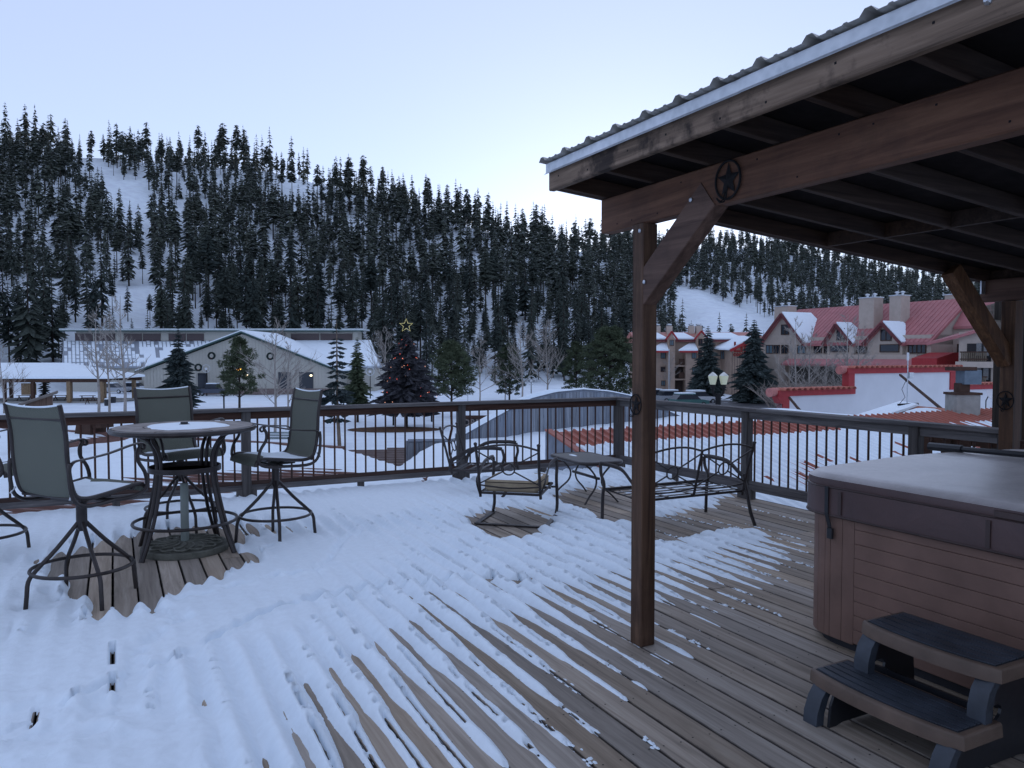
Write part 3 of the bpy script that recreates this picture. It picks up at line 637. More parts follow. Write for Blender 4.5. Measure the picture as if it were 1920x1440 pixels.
# --- picnic pavilion
pv = thing('picnic_pavilion', 'open timber picnic pavilion with a snow covered hip roof', 'pavilion', (0, 105, GZ))
e0, e1 = at(-120, 706, 105), at(206, 706, 105); r0_, r1_ = at(-80, 680, 110), at(126, 680, 110); ZE, ZR = e0.z-GZ, r0_.z-GZ
m = MB(); dz = .3; pts = [(e0.x,0,ZE),(e1.x,0,ZE),(e1.x,10,ZE),(e0.x,10,ZE),(r0_.x,5,ZR),(r1_.x,5,ZR)]
m.add(pts + [(p[0],p[1],p[2]-dz) for p in pts[:4]], [(0,1,5,4),(1,2,5),(2,3,4,5),(3,0,4),(0,6,7,1),(1,7,8,2),(2,8,9,3),(3,9,6,0),(6,9,8,7)]); part('snowy_roof', m, FLATSNOW, pv)
m = MB(); m.box(((e0.x+e1.x)/2, .5, ZE-.55), (e1.x-e0.x-.6, .3, .5)); m.box(((e0.x+e1.x)/2, 9.5, ZE-.55), (e1.x-e0.x-.6, .3, .5)); part('beam', m, DARKWOOD, pv)
for u, mt, s in ((8, DARKWOOD, .35), (61, DARKWOOD, .4), (129, PINEWOOD, .5), (190, PINEWOOD, .45), (-60, DARKWOOD, .4)):
    x = at(u, 700, 105.5).x
    for y in (.5, 9.5):
        m = MB(); m.box((x, y, (ZE-.8)/2+.1), (s, s, ZE-.8)); part('post', m, mt, pv)
m = MB(); m.box(((e0.x+e1.x)/2, 5, .12), (e1.x-e0.x-1, 9, .2)); part('floor_slab', m, CONC, pv)
m = MB(); xx = at(32, 710, 105).x
for k in range(8): m.box((xx + .26*k, 1.0, ZE-1.75), (.22, .08, 1.6)); 
part('plank_panel', m, PINEWOOD, pv)
def picnic_table(p, lb, rz=0.0):
    o = thing('picnic_table', lb, 'picnic table', p, rz, 'picnic tables in the park'); m = MB(); m.box((0,0,.74),(1.9,.75,.06)); part('tabletop', m, DARKWOOD, o)
    for s in (-1, 1):
        m = MB(); m.box((0, s*.7, .45), (1.9, .26, .05)); part('bench_seat', m, DARKWOOD, o)
        m = MB(); m.beam((s*.7, -.8, 0), (s*.7, .2, .74), .07, .09); m.beam((s*.7, .8, 0), (s*.7, -.2, .74), .07, .09); part('leg', m, DARKWOOD, o)
for u, v, Y, lb in ((113, 750, 108, 'dark picnic table under the pavilion left of the thick yellow post'), (163, 752, 107, 'dark picnic table under the pavilion between the two yellow posts'), (173, 758, 0, 'small dark picnic table out in the snow before the pavilion'), (45, 750, 108, 'picnic table under the left end of the pavilion')):
    p = gpt(u, v) if Y == 0 else at(u, v, Y); p.z = tz(p.x, p.y) + (.2 if Y else 0); picnic_table(p, lb, .2)
for u, v, lb in ((211, 756, 'black waste bin at the right end of the pavilion'), (200, 761, 'dark bin with a snow cap just outside the pavilion')):
    p = gpt(u, v); o = thing('waste_bin', lb, 'bin', p); m = MB(); m.lathe([(.3,0),(.36,.1),(.38,.8),(.3,.86)], 10); part('body', m, BLACKPL, o); m = MB(); m.lathe([(.36,.86),(.3,.95),(0,.99)], 10); part('snow_cap', m, SNOW_FAR, o)
# --- vehicles
def car(name, label, p, rz, paint, kind='suv', L=4.7):
    o = thing(name, label, 'car' if kind != 'pickup' else 'pickup truck', p, rz, 'vehicles parked in the lots'); W = 1.85; h = L/2
    if kind == 'pickup': body = [(-h,.5),(h,.5),(h,1.0),(h-.9,1.12),(h-1.5,1.15),(-.1-.6,1.15),(-h,1.15)]; cab = [(h-2.9,1.15),(h-1.5,1.15),(h-2.0,1.85),(h-2.8+.0,1.9),(h-3.6,1.88),(h-3.8,1.15)]
    else: body = [(-h,.45),(h,.45),(h,.85),(h-1.0,1.0),(-h+.05,1.05)]; cab = [(-h+.1,1.05),(h-1.1,1.0),(h-1.9,1.6),(-h+.7,1.66)]
    m = MB(); m.prism(body, W, O=(0,-W/2,0)); part('body', m, paint, o)
    m = MB(); m.prism(cab, W-.25, O=(0,-W/2+.12,0)); cb = part('cabin', m, DARKWIN, o)
    x0 = min(c[0] for c in cab if c[1] > 1.5); x1 = max(c[0] for c in cab if c[1] > 1.5); zt = max(c[1] for c in cab)
    m = MB(); m.box(((x0+x1)/2, 0, zt+.03), (x1-x0+.1, W-.3, .1)); part('roof', m, paint, o)
    m = MB(); m.box(((x0+x1)/2, 0, zt+.14), (x1-x0, W-.4, .13)); part('roof_snow', m, FLATSNOW, o)
    for sx in (-1, 1):
        for sy in (-1, 1):
            M = Matrix.Rotation(R(90), 3, 'X'); m = MB(); m.lathe([(.0,-.12),(.34,-.12),(.37,0),(.34,.12),(0,.12)], 14, (sx*(h-.85), sy*(W/2-.1), .36), M); wl = part('wheel', m, BLACKPL, o)
            m = MB(); m.lathe([(.0,-.14),(.2,-.14),(.2,.14),(0,.14)], 10, (sx*(h-.85), sy*(W/2-.1), .36), M); part('rim', m, GALV, wl)
    return o
P_ = {k: m_plain('paint_' + k, c, .3, .5, var=.05) for k, c in dict(slate=(.05,.06,.09), silver=(.35,.37,.4), white=(.6,.62,.65), green=(.06,.16,.15), dark=(.03,.03,.04)).items()}
def vat(u, v): p = gpt(u, v); return p
car('pickup_truck', 'dark slate pickup truck parked before the lodge doorway', vat(398, 742), 0.0, P_['slate'], 'pickup', 5.7)
car('parked_car', 'silver car with snowy roof in front of the lodge, left of the tall cone spruce', vat(256, 735), .2, P_['silver'])
car('pickup_truck', 'white pickup partly hidden behind the bar chair backrest', vat(294, 735), .1, P_['white'], 'pickup', 5.3)
car('parked_car', 'pale car with snow on top at the right end of the pavilion', vat(212, 738), -.1, P_['silver'])
car('parked_car', 'snow dusted car behind the two aspens by the pavilion', vat(222, 732), .15, P_['white'])
car('parked_car', 'dark car parked right of the olive pine', vat(470, 738), 0, P_['dark'])
car('parked_car', 'snowy car behind the olive pine trunk', vat(438, 736), .1, P_['silver'])
car('parked_car', 'dark car seen between branches before the lodge right doorway', vat(600, 738), .1, P_['dark'])
car('parked_car', 'teal green wagon with frosted windows in the lot before the brown condominium', vat(1292, 764), .35, P_['green'], L=4.8)
car('parked_car', 'dark car with snowy roof at the left edge of the condominium lot', vat(1232, 752), .3, P_['dark'])
car('parked_car', 'silver car behind the teal wagon in the condominium lot', vat(1262, 754), .3, P_['silver'])
car('parked_car', 'white van like car next to the left dark spruce', vat(1312, 757), .3, P_['white'])
lot = MB(); ps = [gp(1200, 752, GZ), gp(1500, 752, GZ), gp(1500, 775, GZ), gp(1200, 770, GZ)]; g = 14
for q in range(g):
    for w_ in range(g):
        def S(a, c): p = ps[0].lerp(ps[1], a/g).lerp(ps[3].lerp(ps[2], a/g), c/g); return (p.x, p.y, tz(p.x, p.y)+.16)
        lot.quad(S(q,w_), S(q+1,w_), S(q+1,w_+1), S(q,w_+1))
nlot = NT('wet_asphalt', rough=.6, spec=.3); f_ = nlot.noise(nlot.mapping((.35,.35,.35)), 1.0, 6, .65); nlot.color(nlot.ramp(f_, [(.42, (.05,.05,.055)), (.62, (.10,.10,.11)), (.70, (.6,.63,.68))]))
tag(link('parking_lot', lot.mesh('parking_lot', nlot.m)), kind='structure')

# --- boxes in an arbitrary frame
def fr(o, X):  # helper making MB box faces in px space on a vertical plane
    pass
def win(parent, c, w, h, depth_dir, X, mat=None, frame=None, name='window', cross=True):
    """window on a wall: c centre (local), X wall direction, depth_dir outward normal"""
    c = Vector(c); X = Vector(X); N = Vector(depth_dir); Z = Vector((0,0,1)); m = MB()
    m.prism([(-w/2,-h/2),(w/2,-h/2),(w/2,h/2),(-w/2,h/2)], .06, O=c, X=X, Y=Z, N=N); o = part(name, m, mat or DARKWIN, parent)
    f = MB(); t = .09
    for (a, b_, s, e) in ((-w/2-t, w/2+t, -h/2-t, -h/2), (-w/2-t, w/2+t, h/2, h/2+t), (-w/2-t, -w/2, -h/2, h/2), (w/2, w/2+t, -h/2, h/2)) + (((-t/2, t/2, -h/2, h/2),) if cross else ()):
        f.prism([(a,s),(b_,s),(b_,e),(a,e)], .10, O=c, X=X, Y=Z, N=N)
    part('frame', f, frame or DARKWOOD, o); return o
# --- red roofed condominium, long side facing the deck; local x = B axis, y = A axis
cd = thing('red_roof_condominium', 'taupe stucco condominium with long red metal roof, three gables and balconies', 'building', (0, 0, GZ), RB)
FB = 82.0                                     # facade plane
def a_of(u, fb=FB): k = (u - 960) / F; return (BX.x*fb - k*BX.y*fb) / (k*AX.y - AX.x)
def zc(u, v, fb=FB): a = a_of(u, fb); Y = AX.y*a + BX.y*fb; return EYE - (v-HORIZON)/F*Y - GZ
aL, aR = a_of(1436), a_of(1745); eH = zc(1650, 642)
m = MB(); m.box((FB+6.5, (aL+aR)/2, eH/2+.4), (13, aL-aR, eH+.8)); wall = part('wall', m, TAUPE, cd)
rbz = zc(1640, 571, 88.5); m = MB(); aR2 = a_of(1835)
prof = [(FB-.5, eH), (88.5, rbz), (FB+14, eH+.5), (FB+14, eH+.2), (88.5, rbz-.35), (FB-.5, eH-.35)]
m.prism(prof, aL-aR+.6, O=(0, aR-.3, 0), X=(1,0,0), Y=(0,0,1), N=(0,1,0)); part('roof', m, REDROOF, cd)
m = MB(); y = aR
while y < aL: m.beam((FB-.5, y, eH+.04), (88.5, y, rbz+.02), .04, .05, ch=0); y += .62
part('roof_seams', m, REDROOF, cd, kind='stuff')
m = MB(); m.prism([(FB, eH-.3), (88.5, rbz-.4), (FB+13.5, eH-.3)], aL-aR, O=(0, aR, 0), X=(1,0,0), Y=(0,0,1), N=(0,1,0)); part('gable_end', m, TAUPE, cd)
# raised right portion of the roof
m = MB(); m.add([(FB+3.6, aR-.2, zc(1745, 614, FB+3.6)), (88.5, aR-.2, rbz), (88.5, aR2-12, rbz), (FB+3.6, aR2-12, zc(1745,614,FB+3.6)+.2), (FB+3.6, aR-.2, zc(1745, 614, FB+3.6)-.3), (88.5, aR-.2, rbz-.3), (88.5, aR2-12, rbz-.3), (FB+3.6, aR2-12, zc(1745,614,FB+3.6)-.1)], [(0,1,2,3),(4,7,6,5),(0,3,7,4),(1,5,6,2),(0,4,5,1),(2,6,7,3)]); part('roof', m, REDROOF, cd)
m = MB(); m.box((FB+9, (aR+aR2-12)/2, zc(1745,614,FB+4)/2), (10.2, aR-aR2+12, zc(1745,614,FB+4)-.2)); part('wall', m, TAUPE, cd)
def gable(ua, va, ul, vl, ur, vr, proj, snow=None):
    """ua/va apex pixel etc. measured on the facade plane; proj = how far the gable stands out"""
    a0, a1, a2 = a_of(ul), a_of(ua), a_of(ur); zl, za, zr = zc(ul, vl), zc(ua, va), zc(ur, vr); bf = FB - proj
    m = MB(); m.add([(bf, a0-.3, 0), (bf, a2+.3, 0), (bf, a2+.3, zr), (bf, a1, za-.3), (bf, a0-.3, zl), (FB+1, a0-.3, 0), (FB+1, a2+.3, 0), (FB+1, a2+.3, zr), (FB+1, a1, za-.3), (FB+1, a0-.3, zl)], [(0,1,2,3,4),(5,9,8,7,6),(0,5,6,1),(1,6,7,2),(0,4,9,5),(2,7,8,3),(3,8,9,4)])
    g_ = part('gable_wall', m, TAUPE, cd); fb2 = FB + 6.0
    for s, (ae, ze) in enumerate(((a0, zl), (a2, zr))):
        m = MB(); q = [(bf-.6, ae, ze-.15), (bf-.6, a1, za), (fb2, a1, za), (fb2 - 2.5, ae, ze-.15)]
        m.add(q + [(x, y, z-.28) for x, y, z in q], [(0,1,2,3),(4,7,6,5),(0,4,5,1),(1,5,6,2),(2,6,7,3),(3,7,4,0)]); r_ = part('gable_roof', m, REDROOF, cd)
        m = MB(); m.beam((bf-.62, ae, ze-.25), (bf-.62, a1, za-.12), .12, .34, ch=0); part('fascia', m, DKRED, r_)
        if snow and s == 1:
            q = [(bf-.5, ae*.97+a1*.03, ze-.0), (bf-.5, a1-.1, za+.05), (bf+snow, a1-.1, za+.05), (bf+snow+.6, (ae+a1)/2, (ze+za)/2+.06), (bf+snow*.35, ae*.97+a1*.03, ze)]
            m = MB(); m.add(q + [(x, y, z+.16) for x, y, z in q], [(4,3,2,1,0),(5,6,7,8,9),(0,1,6,5),(1,2,7,6),(2,3,8,7),(3,4,9,8),(4,0,5,9)]); part('roof_snow', m, FLATSNOW, r_)
    return g_
gable(1479, 588, 1438, 641, 1522, 643, 1.0, 5.0); gable(1575, 607, 1551, 643, 1608, 644, .4, 2.2); gable(1664, 605, 1628, 643, 1702, 642, .6, 3.0)
N_ = (-1, 0, 0); YX = (0, -1, 0)
def cw(u0, u1, v0, v1, off, mat=None, cross=True, fb=FB):
    a0, a1 = a_of(u0, fb), a_of(u1, fb); uc = (u0+u1)/2; z0_, z1_ = zc(uc, v1, fb), zc(uc, v0, fb)
    return win(cd, (fb-off, (a0+a1)/2, (z0_+z1_)/2), abs(a0-a1), z1_-z0_, N_, YX, mat, cross=cross)
cw(1475, 1488, 610, 627, 1.0); cw(1573, 1586, 617, 637, .4); cw(1658, 1676, 619, 638, .6)
for a_, b_, mt in ((1447, 1458, PALEWIN), (1460, 1471, DARKWIN), (1476, 1487, DARKWIN), (1506, 1520, PALEWIN)): cw(a_, b_, 648, 662, 1.0, mt)
for a_, b_ in ((1527, 1540), (1546, 1553)): cw(a_, b_, 647, 661, 0.02)
for a_, b_ in ((1561, 1594),): cw(a_, b_, 648, 659, .4, cross=False)
for a_, b_ in ((1607, 1622), (1624, 1627), (1704, 1718), (1720, 1735)): cw(a_, b_, 645, 661, .02)
cw(1657, 1691, 647, 659, .6, cross=False)
# awning roof over the ground floors
za, zb = zc(1650, 665), zc(1650, 683); m = MB(); a0, a1 = a_of(1500), a_of(1741)
q = [(FB-1.2, a0, za), (FB-1.2, a1, za), (FB-3.2, a1-.3, zb), (FB-3.2, a0+.3, zb)]
m.add(q + [(x, y, z-.25) for x, y, z in q], [(0,1,2,3),(4,7,6,5),(0,4,5,1),(1,5,6,2),(2,6,7,3),(3,7,4,0)]); part('awning_roof', m, REDROOF, cd)
m = MB(); m.box((FB-1.1, (a0+a1)/2, za/2+.05), (2.0, a0-a1, za-.1)); part('lower_wall', m, TAUPE, cd)
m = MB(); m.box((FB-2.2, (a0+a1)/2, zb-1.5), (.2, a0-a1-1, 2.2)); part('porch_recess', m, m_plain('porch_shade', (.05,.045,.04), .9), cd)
m = MB(); m.box((FB-1.6, a_of(1468), zc(1468,668)/2), (3, 4.2, zc(1468,664))); part('entry_block', m, TAUPE, cd)
# right wing
wb = 78.0; wL, wR = a_of(1797, wb), a_of(1880, wb); m = MB(); tH = zc(1840, 622, wb)
m.box((wb+5, (wL+wR)/2, tH/2), (10, wL-wR, tH)); wing = part('wing_wall', m, TAUPE, cd)
m = MB(); m.prism([(FB-3.2, za-.4), (FB-.2, zc(1760,661)), (FB+4, zc(1760,661)), (FB+4, za-1.2), (FB-3.2, za-1.2)], aR-a_of(1788)+.3, O=(0, a_of(1788)-.2, 0)); part('red_canopy', m, REDTRIM, cd)
cw(1757, 1767, 646, 660, -3.7, DARKWIN, fb=FB); cw(1769, 1781, 646, 660, -3.7, PALEWIN, fb=FB); cw(1788, 1795, 644, 660, -3.7, DARKWIN, fb=FB)
m = MB(); q = [(wb-.6, wL+3.2, zc(1776,642,wb)), (wb-.6, wL-.2, zc(1800,629,wb)), (wb-.6, wL-3.6, zc(1820,612,wb)), (wb+5, wL-3.6, zc(1822,598,wb)), (wb+5, wL+3.2, zc(1790,622,wb))]
m.add(q + [(x, y, z-.3) for x, y, z in q], [(0,1,2,3,4),(9,8,7,6,5),(0,5,6,1),(1,6,7,2),(2,7,8,3),(3,8,9,4),(4,9,5,0)]); part('wing_roof', m, REDROOF, cd)
for v0, v1, vr in ((644, 678, 660), (690, 722, 706)):
    a0, a1 = a_of(1813, wb), a_of(1858, wb); z0_, z1_ = zc(1836, v1, wb), zc(1836, v0, wb)
    m = MB(); m.box((wb-.02, (a0+a1)/2, (z0_+z1_)/2), (.12, a0-a1, z1_-z0_)); rec = part('balcony_recess', m, m_plain('recess_dark', (.018,.016,.018), .6) if v0 == 644 else bpy.data.materials['recess_dark'], cd)
    for uu in (1836, 1850):
        m = MB(); m.box((wb-.12, a_of(uu, wb), (z0_+z1_)/2+.3), (.06, .5, (z1_-z0_)*.7)); part('curtain', m, m_plain('curtain', (.2,.2,.2), .9) if (uu, v0) == (1836, 644) else bpy.data.materials['curtain'], rec)
    zt = zc(1836, vr, wb); rl = MB(); rl.box((wb-.9, (a0+a1)/2, zt), (.1, a0-a1+.4, .12)); rl.box((wb-.9, (a0+a1)/2, z0_+.25), (.1, a0-a1+.4, .12)); rp = part('balcony_rail', rl, DARKWOOD, cd)
    for k in range(13):
        m = MB(); m.box((wb-.9, a1 + (a0-a1)*k/12, (zt+z0_)/2), (.07, .12, zt-z0_-.1)); part('rail_slat', m, m_plain('rail_slat_wood', (.13,.10,.07), .8) if (k, v0) == (0, 644) else bpy.data.materials['rail_slat_wood'], rp)
    m = MB(); m.box((wb-.5, (a0+a1)/2, z0_-.3), (1.0, a0-a1+1.2, .6)); part('balcony_slab', m, TAUPE, cd)
for ua, ub, vt, vb, fb in ((1451, 1476, 575, 612, 84.), (1609, 1637, 559, 620, 84.), (1666, 1687, 555, 606, 84.), (1769, 1797, 553, 563, 89.)):
    a0, a1 = a_of(ua, fb), a_of(ub, fb); zt = zc((ua+ub)/2, vt, fb); zb_ = zc((ua+ub)/2, vb, fb) - 1.5
    m = MB(); m.box((fb+.8, (a0+a1)/2, (zt+zb_)/2), (1.7, a0-a1, zt-zb_)); ch = part('chimney', m, TAUPE, cd)
    m = MB(); m.box((fb+.8, (a0+a1)/2, zt+.04), (1.9, a0-a1+.15, .12))
    part('chimney_cap', m, GALV, ch)
    for s in (-.25, .25):
        m = MB(); yy = (a0+a1)/2 + s*(a0-a1); m.lathe([(.16,.05),(.16,.35),(.3,.38),(.3,.5),(0,.6)], 10, (fb+.8, yy, zt)); part('flue', m, GALV, ch)
def text_obj(name, body, size, mat, parent, loc, X, N, ext=.03, label=None, bold=0.0):
    cu = bpy.data.curves.new(name, 'FONT'); cu.body = body; cu.size = size; cu.extrude = ext; cu.offset = bold; cu.resolution_u = 3
    tmp = bpy.data.objects.new(name, cu); COL.objects.link(tmp); dg = bpy.context.evaluated_depsgraph_get(); me = bpy.data.meshes.new_from_object(tmp.evaluated_get(dg)); bpy.data.objects.remove(tmp)
    me.materials.clear(); me.materials.append(mat); X = Vector(X).normalized(); Z = Vector((0,0,1)); N = Vector(N)
    o = link(name, me, parent); M = Matrix((X, Z, X.cross(Z))).transposed().to_4x4(); M.translation = Vector(loc); o.matrix_local = M; return tag(o, label)
text_obj('sign_letter', 'C', 1.15, m_plain('black_letter', (.015,.015,.015), .5), cd, (wb-.1, a_of(1851, wb)+.1, zc(1855, 638, wb)), (0,-1,0), (-1,0,0), bold=.03)

# --- brown condominium with the red sign
bc = thing('brown_condominium', 'brown wood condominium with snowy stepped roofs and a red sign on its gable wall', 'building', (0, 134, GZ))
def bx(u, Y=134): return (u-960)/F*Y
def bz(v, Y=134): return EYE - (v-HORIZON)/F*Y - GZ
m = MB(); m.box(((bx(1200)+bx(1440))/2, 6, bz(636)/2), (bx(1440)-bx(1200), 12, bz(636))); part('wall', m, BROWNSIDE, bc)
m = MB(); m.prism([(-.6, bz(637)), (6, bz(621)), (12.6, bz(637)), (12.6, bz(637)-.4), (-.6, bz(637)-.4)], bx(1436)-bx(1190), O=(bx(1190), 0, 0), X=(0,1,0), N=(1,0,0)); part('roof', m, m_plain('pink_roof', (.42,.16,.13), .6), bc)
for u0, u1 in ((1205, 1250), (1262, 1301), (1316, 1392)):
    m = MB(); y0, y1 = -.55, 4.4; z0_ = bz(637); s = (bz(621)-bz(637))/6.6
    m.add([(bx(u0), y0, z0_+.05), (bx(u1), y0, z0_+.05), (bx(u1)-.8, y1, z0_+s*5+.05), (bx(u0)+.8, y1, z0_+s*5+.05), (bx(u0), y0, z0_+.3), (bx(u1), y0, z0_+.3), (bx(u1)-.8, y1, z0_+s*5+.25), (bx(u0)+.8, y1, z0_+s*5+.25)], [(4,5,6,7),(0,1,5,4),(1,2,6,5),(2,3,7,6),(3,0,4,7)]); part('roof_snow', m, FLATSNOW, bc)
m = MB(); m.box(((bx(1200)+bx(1436))/2, -.65, bz(638.5)), (bx(1436)-bx(1200), .15, .35)); part('red_fascia', m, DKRED, bc)
for u0, u1, vt in ((1249, 1262, 622), (1302, 1319, 621)):
    xm = (bx(u0)+bx(u1))/2; m = MB(); m.prism([(bx(u0), 0), (bx(u1), 0), (bx(u1), bz(636)), (xm, bz(vt+3)), (bx(u0), bz(636))], 3.5, O=(0,-1.6,0)); part('stair_tower', m, BROWNSIDE, bc)
    m = MB(); m.beam((bx(u0)-.4, -1.5, bz(637)), (xm, -1.5, bz(vt)), .4, .25, up=(0,0,1), ch=0); m.beam((bx(u1)+.4, -1.5, bz(637)), (xm, -1.5, bz(vt)), .4, .25, ch=0); part('red_gable_trim', m, REDTRIM, bc)
for u0, u1, d in ((1222, 1249, 1.5), (1281, 1301, 2.0), (1275, 1302, 2.0)):
    m = MB(); x0, x1 = bx(u0), bx(u1)
    if u0 == 1281: m.box(((x0+x1)/2, -1, bz(659)/2), (x1-x0, 2, bz(659))); part('bay_wall', m, BROWNSIDE, bc); continue
    m.add([(x0-.8, -d-.5, bz(658)), (x1, -d-.5, bz(658)), (x1, 0, bz(644)), (x0+1.6, 0, bz(645)), (x0-.8, -d-.5, bz(658)+.2), (x1, -d-.5, bz(658)+.2), (x1, 0, bz(644)+.2), (x0+1.6, 0, bz(645)+.2)], [(4,5,6,7),(0,1,5,4),(1,2,6,5),(2,3,7,6),(3,0,4,7),(0,3,2,1)]); part('bay_snow', m, FLATSNOW, bc)
    m = MB(); m.box(((x0+x1)/2-.3, -d-.45, bz(659.5)), (x1-x0+.6, .12, .3)); part('bay_fascia', m, REDTRIM, bc)
m = MB(); x0, x1 = bx(1352), bx(1440); gw_ = [(x0, 0), (x1, 0), (x1, bz(632)), (bx(1395), bz(634)), (x0, bz(657))]; m.prism(gw_, 6, O=(0,-6,0)); part('gable_wall', m, BROWNSIDE, bc)
m = MB(); x = x0 + .2
while x < x1: 
    m.box((x, -6.04, bz(660)/2), (.07, .06, bz(660))); x += .42
part('battens', m, m_plain('batten', (.15,.11,.09), .9), bc, kind='stuff')
m = MB(); m.beam((x0-.2, -6.2, bz(658)), (bx(1397), -6.2, bz(633.5)), .25, .45, ch=0); part('red_fascia', m, REDTRIM, bc)
m = MB(); q = [(x0-.4, -6.2, bz(657)), (bx(1392), -6.2, bz(634)), (bx(1380), 0, bz(632)), (bx(1338), 0, bz(654)), (bx(1337), -4, bz(656))]; m.add(q + [(a_, b_, c_+.25) for a_, b_, c_ in q], [(4,3,2,1,0),(5,6,7,8,9),(0,1,6,5),(1,2,7,6),(2,3,8,7),(3,4,9,8),(4,0,5,9)]); part('gable_snow', m, FLATSNOW, bc)
for u0, u1, v0, v1, y, mt in ((1239, 1247, 661, 672, 0, PALEWIN), (1292, 1300, 661, 672, -2, PALEWIN), (1293, 1301, 688, 700, -2, PALEWIN), (1239, 1247, 688, 697, 0, DARKWIN), (1240, 1247, 714, 723, 0, PALEWIN), (1293, 1297, 717, 726, -2, DARKWIN), (1305, 1312, 636, 648, -1.6, DARKWIN), (1305, 1311, 656, 682, -1.6, DARKWIN), (1252, 1259, 638, 648, -1.6, PALEWIN), (1345, 1351, 659, 673, -2, PALEWIN)):
    win(bc, ((bx(u0)+bx(u1))/2, y-.02, (bz(v0)+bz(v1))/2), bx(u1)-bx(u0)-.1, bz(v0)-bz(v1)-.1, (0,-1,0), (1,0,0), mt)
m = MB(); m.box((bx(1267), -.05, (bz(686)+bz(736))/2), (bx(1280)-bx(1254), .15, bz(686)-bz(736))); rec = part('balcony_recess', m, m_plain('balcony_dark', (.05,.035,.03), .9), bc)
for v in (686, 711):
    m = MB(); m.box((bx(1267), -.7, bz(v)), (bx(1281)-bx(1253), 1.4, .25)); part('balcony_slab', m, BROWNSIDE, bc)
    m = MB(); m.box((bx(1275), -1.3, bz(v-8)), (bx(1280)-bx(1270), .1, 1.0)); part('balcony_rail', m, DARKWOOD, bc)
for u in (1242, 1265, 1308, 1322):
    m = MB(); m.box((bx(u), 5, bz(617)), (1.0, 1.0, 1.4)); c_ = part('chimney', m, TAUPE, bc); m = MB(); m.lathe([(.3,0),(.5,.1),(.5,.3),(0,.35)], 8, (bx(u), 5, bz(617)+.75)); part('flue', m, GALV, c_)
RL = m_plain('red_letter', (.25, .02, .015), .5)
text_obj('sign_lettering', 'Lift', 2.35, RL, bc, (bx(1375, 128)-.1, -6.12, bz(659.5, 128)), (1,0,0), (0,-1,0), bold=.05); text_obj('sign_lettering', 'cond', 1.0, RL, bc, (bx(1375, 128)-.1, -6.12, bz(667.5, 128)), (1,0,0), (0,-1,0), bold=.03)

# --- street furniture in the park
def star_ornament(u, vg, v, lb, rad=.62):
    b = gpt(u, vg); hh = EYE - (v-HORIZON)/F*b.y - b.z; o = thing('lamp_post', lb, 'lamp post', b, 0, 'lamp posts with round ornaments'); m = MB(); m.tube([(0,0,0),(0,0,hh-rad*.4)], .06, 6, rs=[.09,.05]); part('pole', m, IRON, o)
    m = MB(); m.tube([(rad*math.cos(t*math.pi/12), -.1, hh+rad*math.sin(t*math.pi/12)) for t in range(24)], .05, 5, closed=True); part('ring', m, GALV, o)
    m = MB(); m.prism([(rad*.5*(1 if k%2==0 else .45)*math.sin(k*math.pi/5), rad*.5*(1 if k%2==0 else .45)*math.cos(k*math.pi/5)) for k in range(10)], .06, O=(0,-.13,hh-.05)); part('star', m, WHITEW, o)
star_ornament(387, 742, 691, 'black lamp post with round ornament standing by the lodge wreath'); star_ornament(694, 748, 696, 'lamp post with a star in a ring left of the lit christmas tree'); star_ornament(996, 752, 713, 'lamp post with a ringed star above the arched wall left slope')
def park_bench(p, rz, lb):
    o = thing('park_bench', lb, 'bench', p, rz)
    for k in range(4): m = MB(); m.box((0, .2, .5+.12*k), (1.7, .03, .07)); part('back_slat', m, GREENTR, o)
    for k in range(3): m = MB(); m.box((0, -.2+.15*k, .42), (1.7, .1, .04)); part('seat_slat', m, GREENTR, o)
    for s in (-.8, .8): m = MB(); m.box((s, 0, .25), (.06, .5, .5)); m.box((s, .22, .5), (.06, .06, .9)); part('leg', m, IRON, o)
park_bench(gpt(519, 833), 0.1, 'green slatted park bench seen under the arm of the right bar chair')
tl = thing('twin_street_lamp', 'street lamp with two pale acorn globes on a black post', 'street lamp', at(1347, 0, 24).xy.to_3d() + Vector((0,0,GZ))); Yl = 24
def lz(v): return EYE-(v-HORIZON)/F*Yl - GZ
m = MB(); m.tube([(0,0,0),(0,0,.8),(0,0,.85),(0,0,lz(741)),(0,0,lz(738))], .09, 10, rs=[.16,.14,.09,.085,.08]); part('post', m, IRON, tl, True)
ACORN = NT('acorn_globe', rough=.3, spec=.5); ACORN.color((.52,.52,.36)); ACORN.b.inputs['Emission Color'].default_value = (.9,.9,.55,1); ACORN.b.inputs['Emission Strength'].default_value = .02
ACORN.bump(ACORN.voronoi(ACORN.mapping((30,30,14)), 1.0), .01); ACORN = ACORN.m
CAPG = m_plain('globe_cap', (.62,.62,.58), .4)
for s in (-1, 1):
    x = s*.17; zt = lz(697); zb = lz(721)
    m = MB(); m.tube([(0,0,lz(745)), (x*.7,0,lz(741)), (x,0,lz(735)), (x,0,zb-.08)], .035, 7); part('arm', m, IRON, tl, True)
    m = MB(); m.lathe([(.03,zb-.14),(.085,zb-.1),(.06,zb-.04),(.085,zb)], 14, (x,0,0)); part('socket', m, IRON, tl, True)
    hgt = zt - zb; m = MB(); m.lathe([(.085,zb),(.115,zb+hgt*.3),(.145,zb+hgt*.62),(.142,zb+hgt*.68)], 16, (x,0,0)); gl_ = part('globe', m, ACORN, tl, True)
    m = MB(); m.lathe([(.142,zb+hgt*.68),(.10,zb+hgt*.8),(.04,zb+hgt*.93),(0,zt)], 16, (x,0,0)); part('globe_top', m, CAPG, gl_, True)
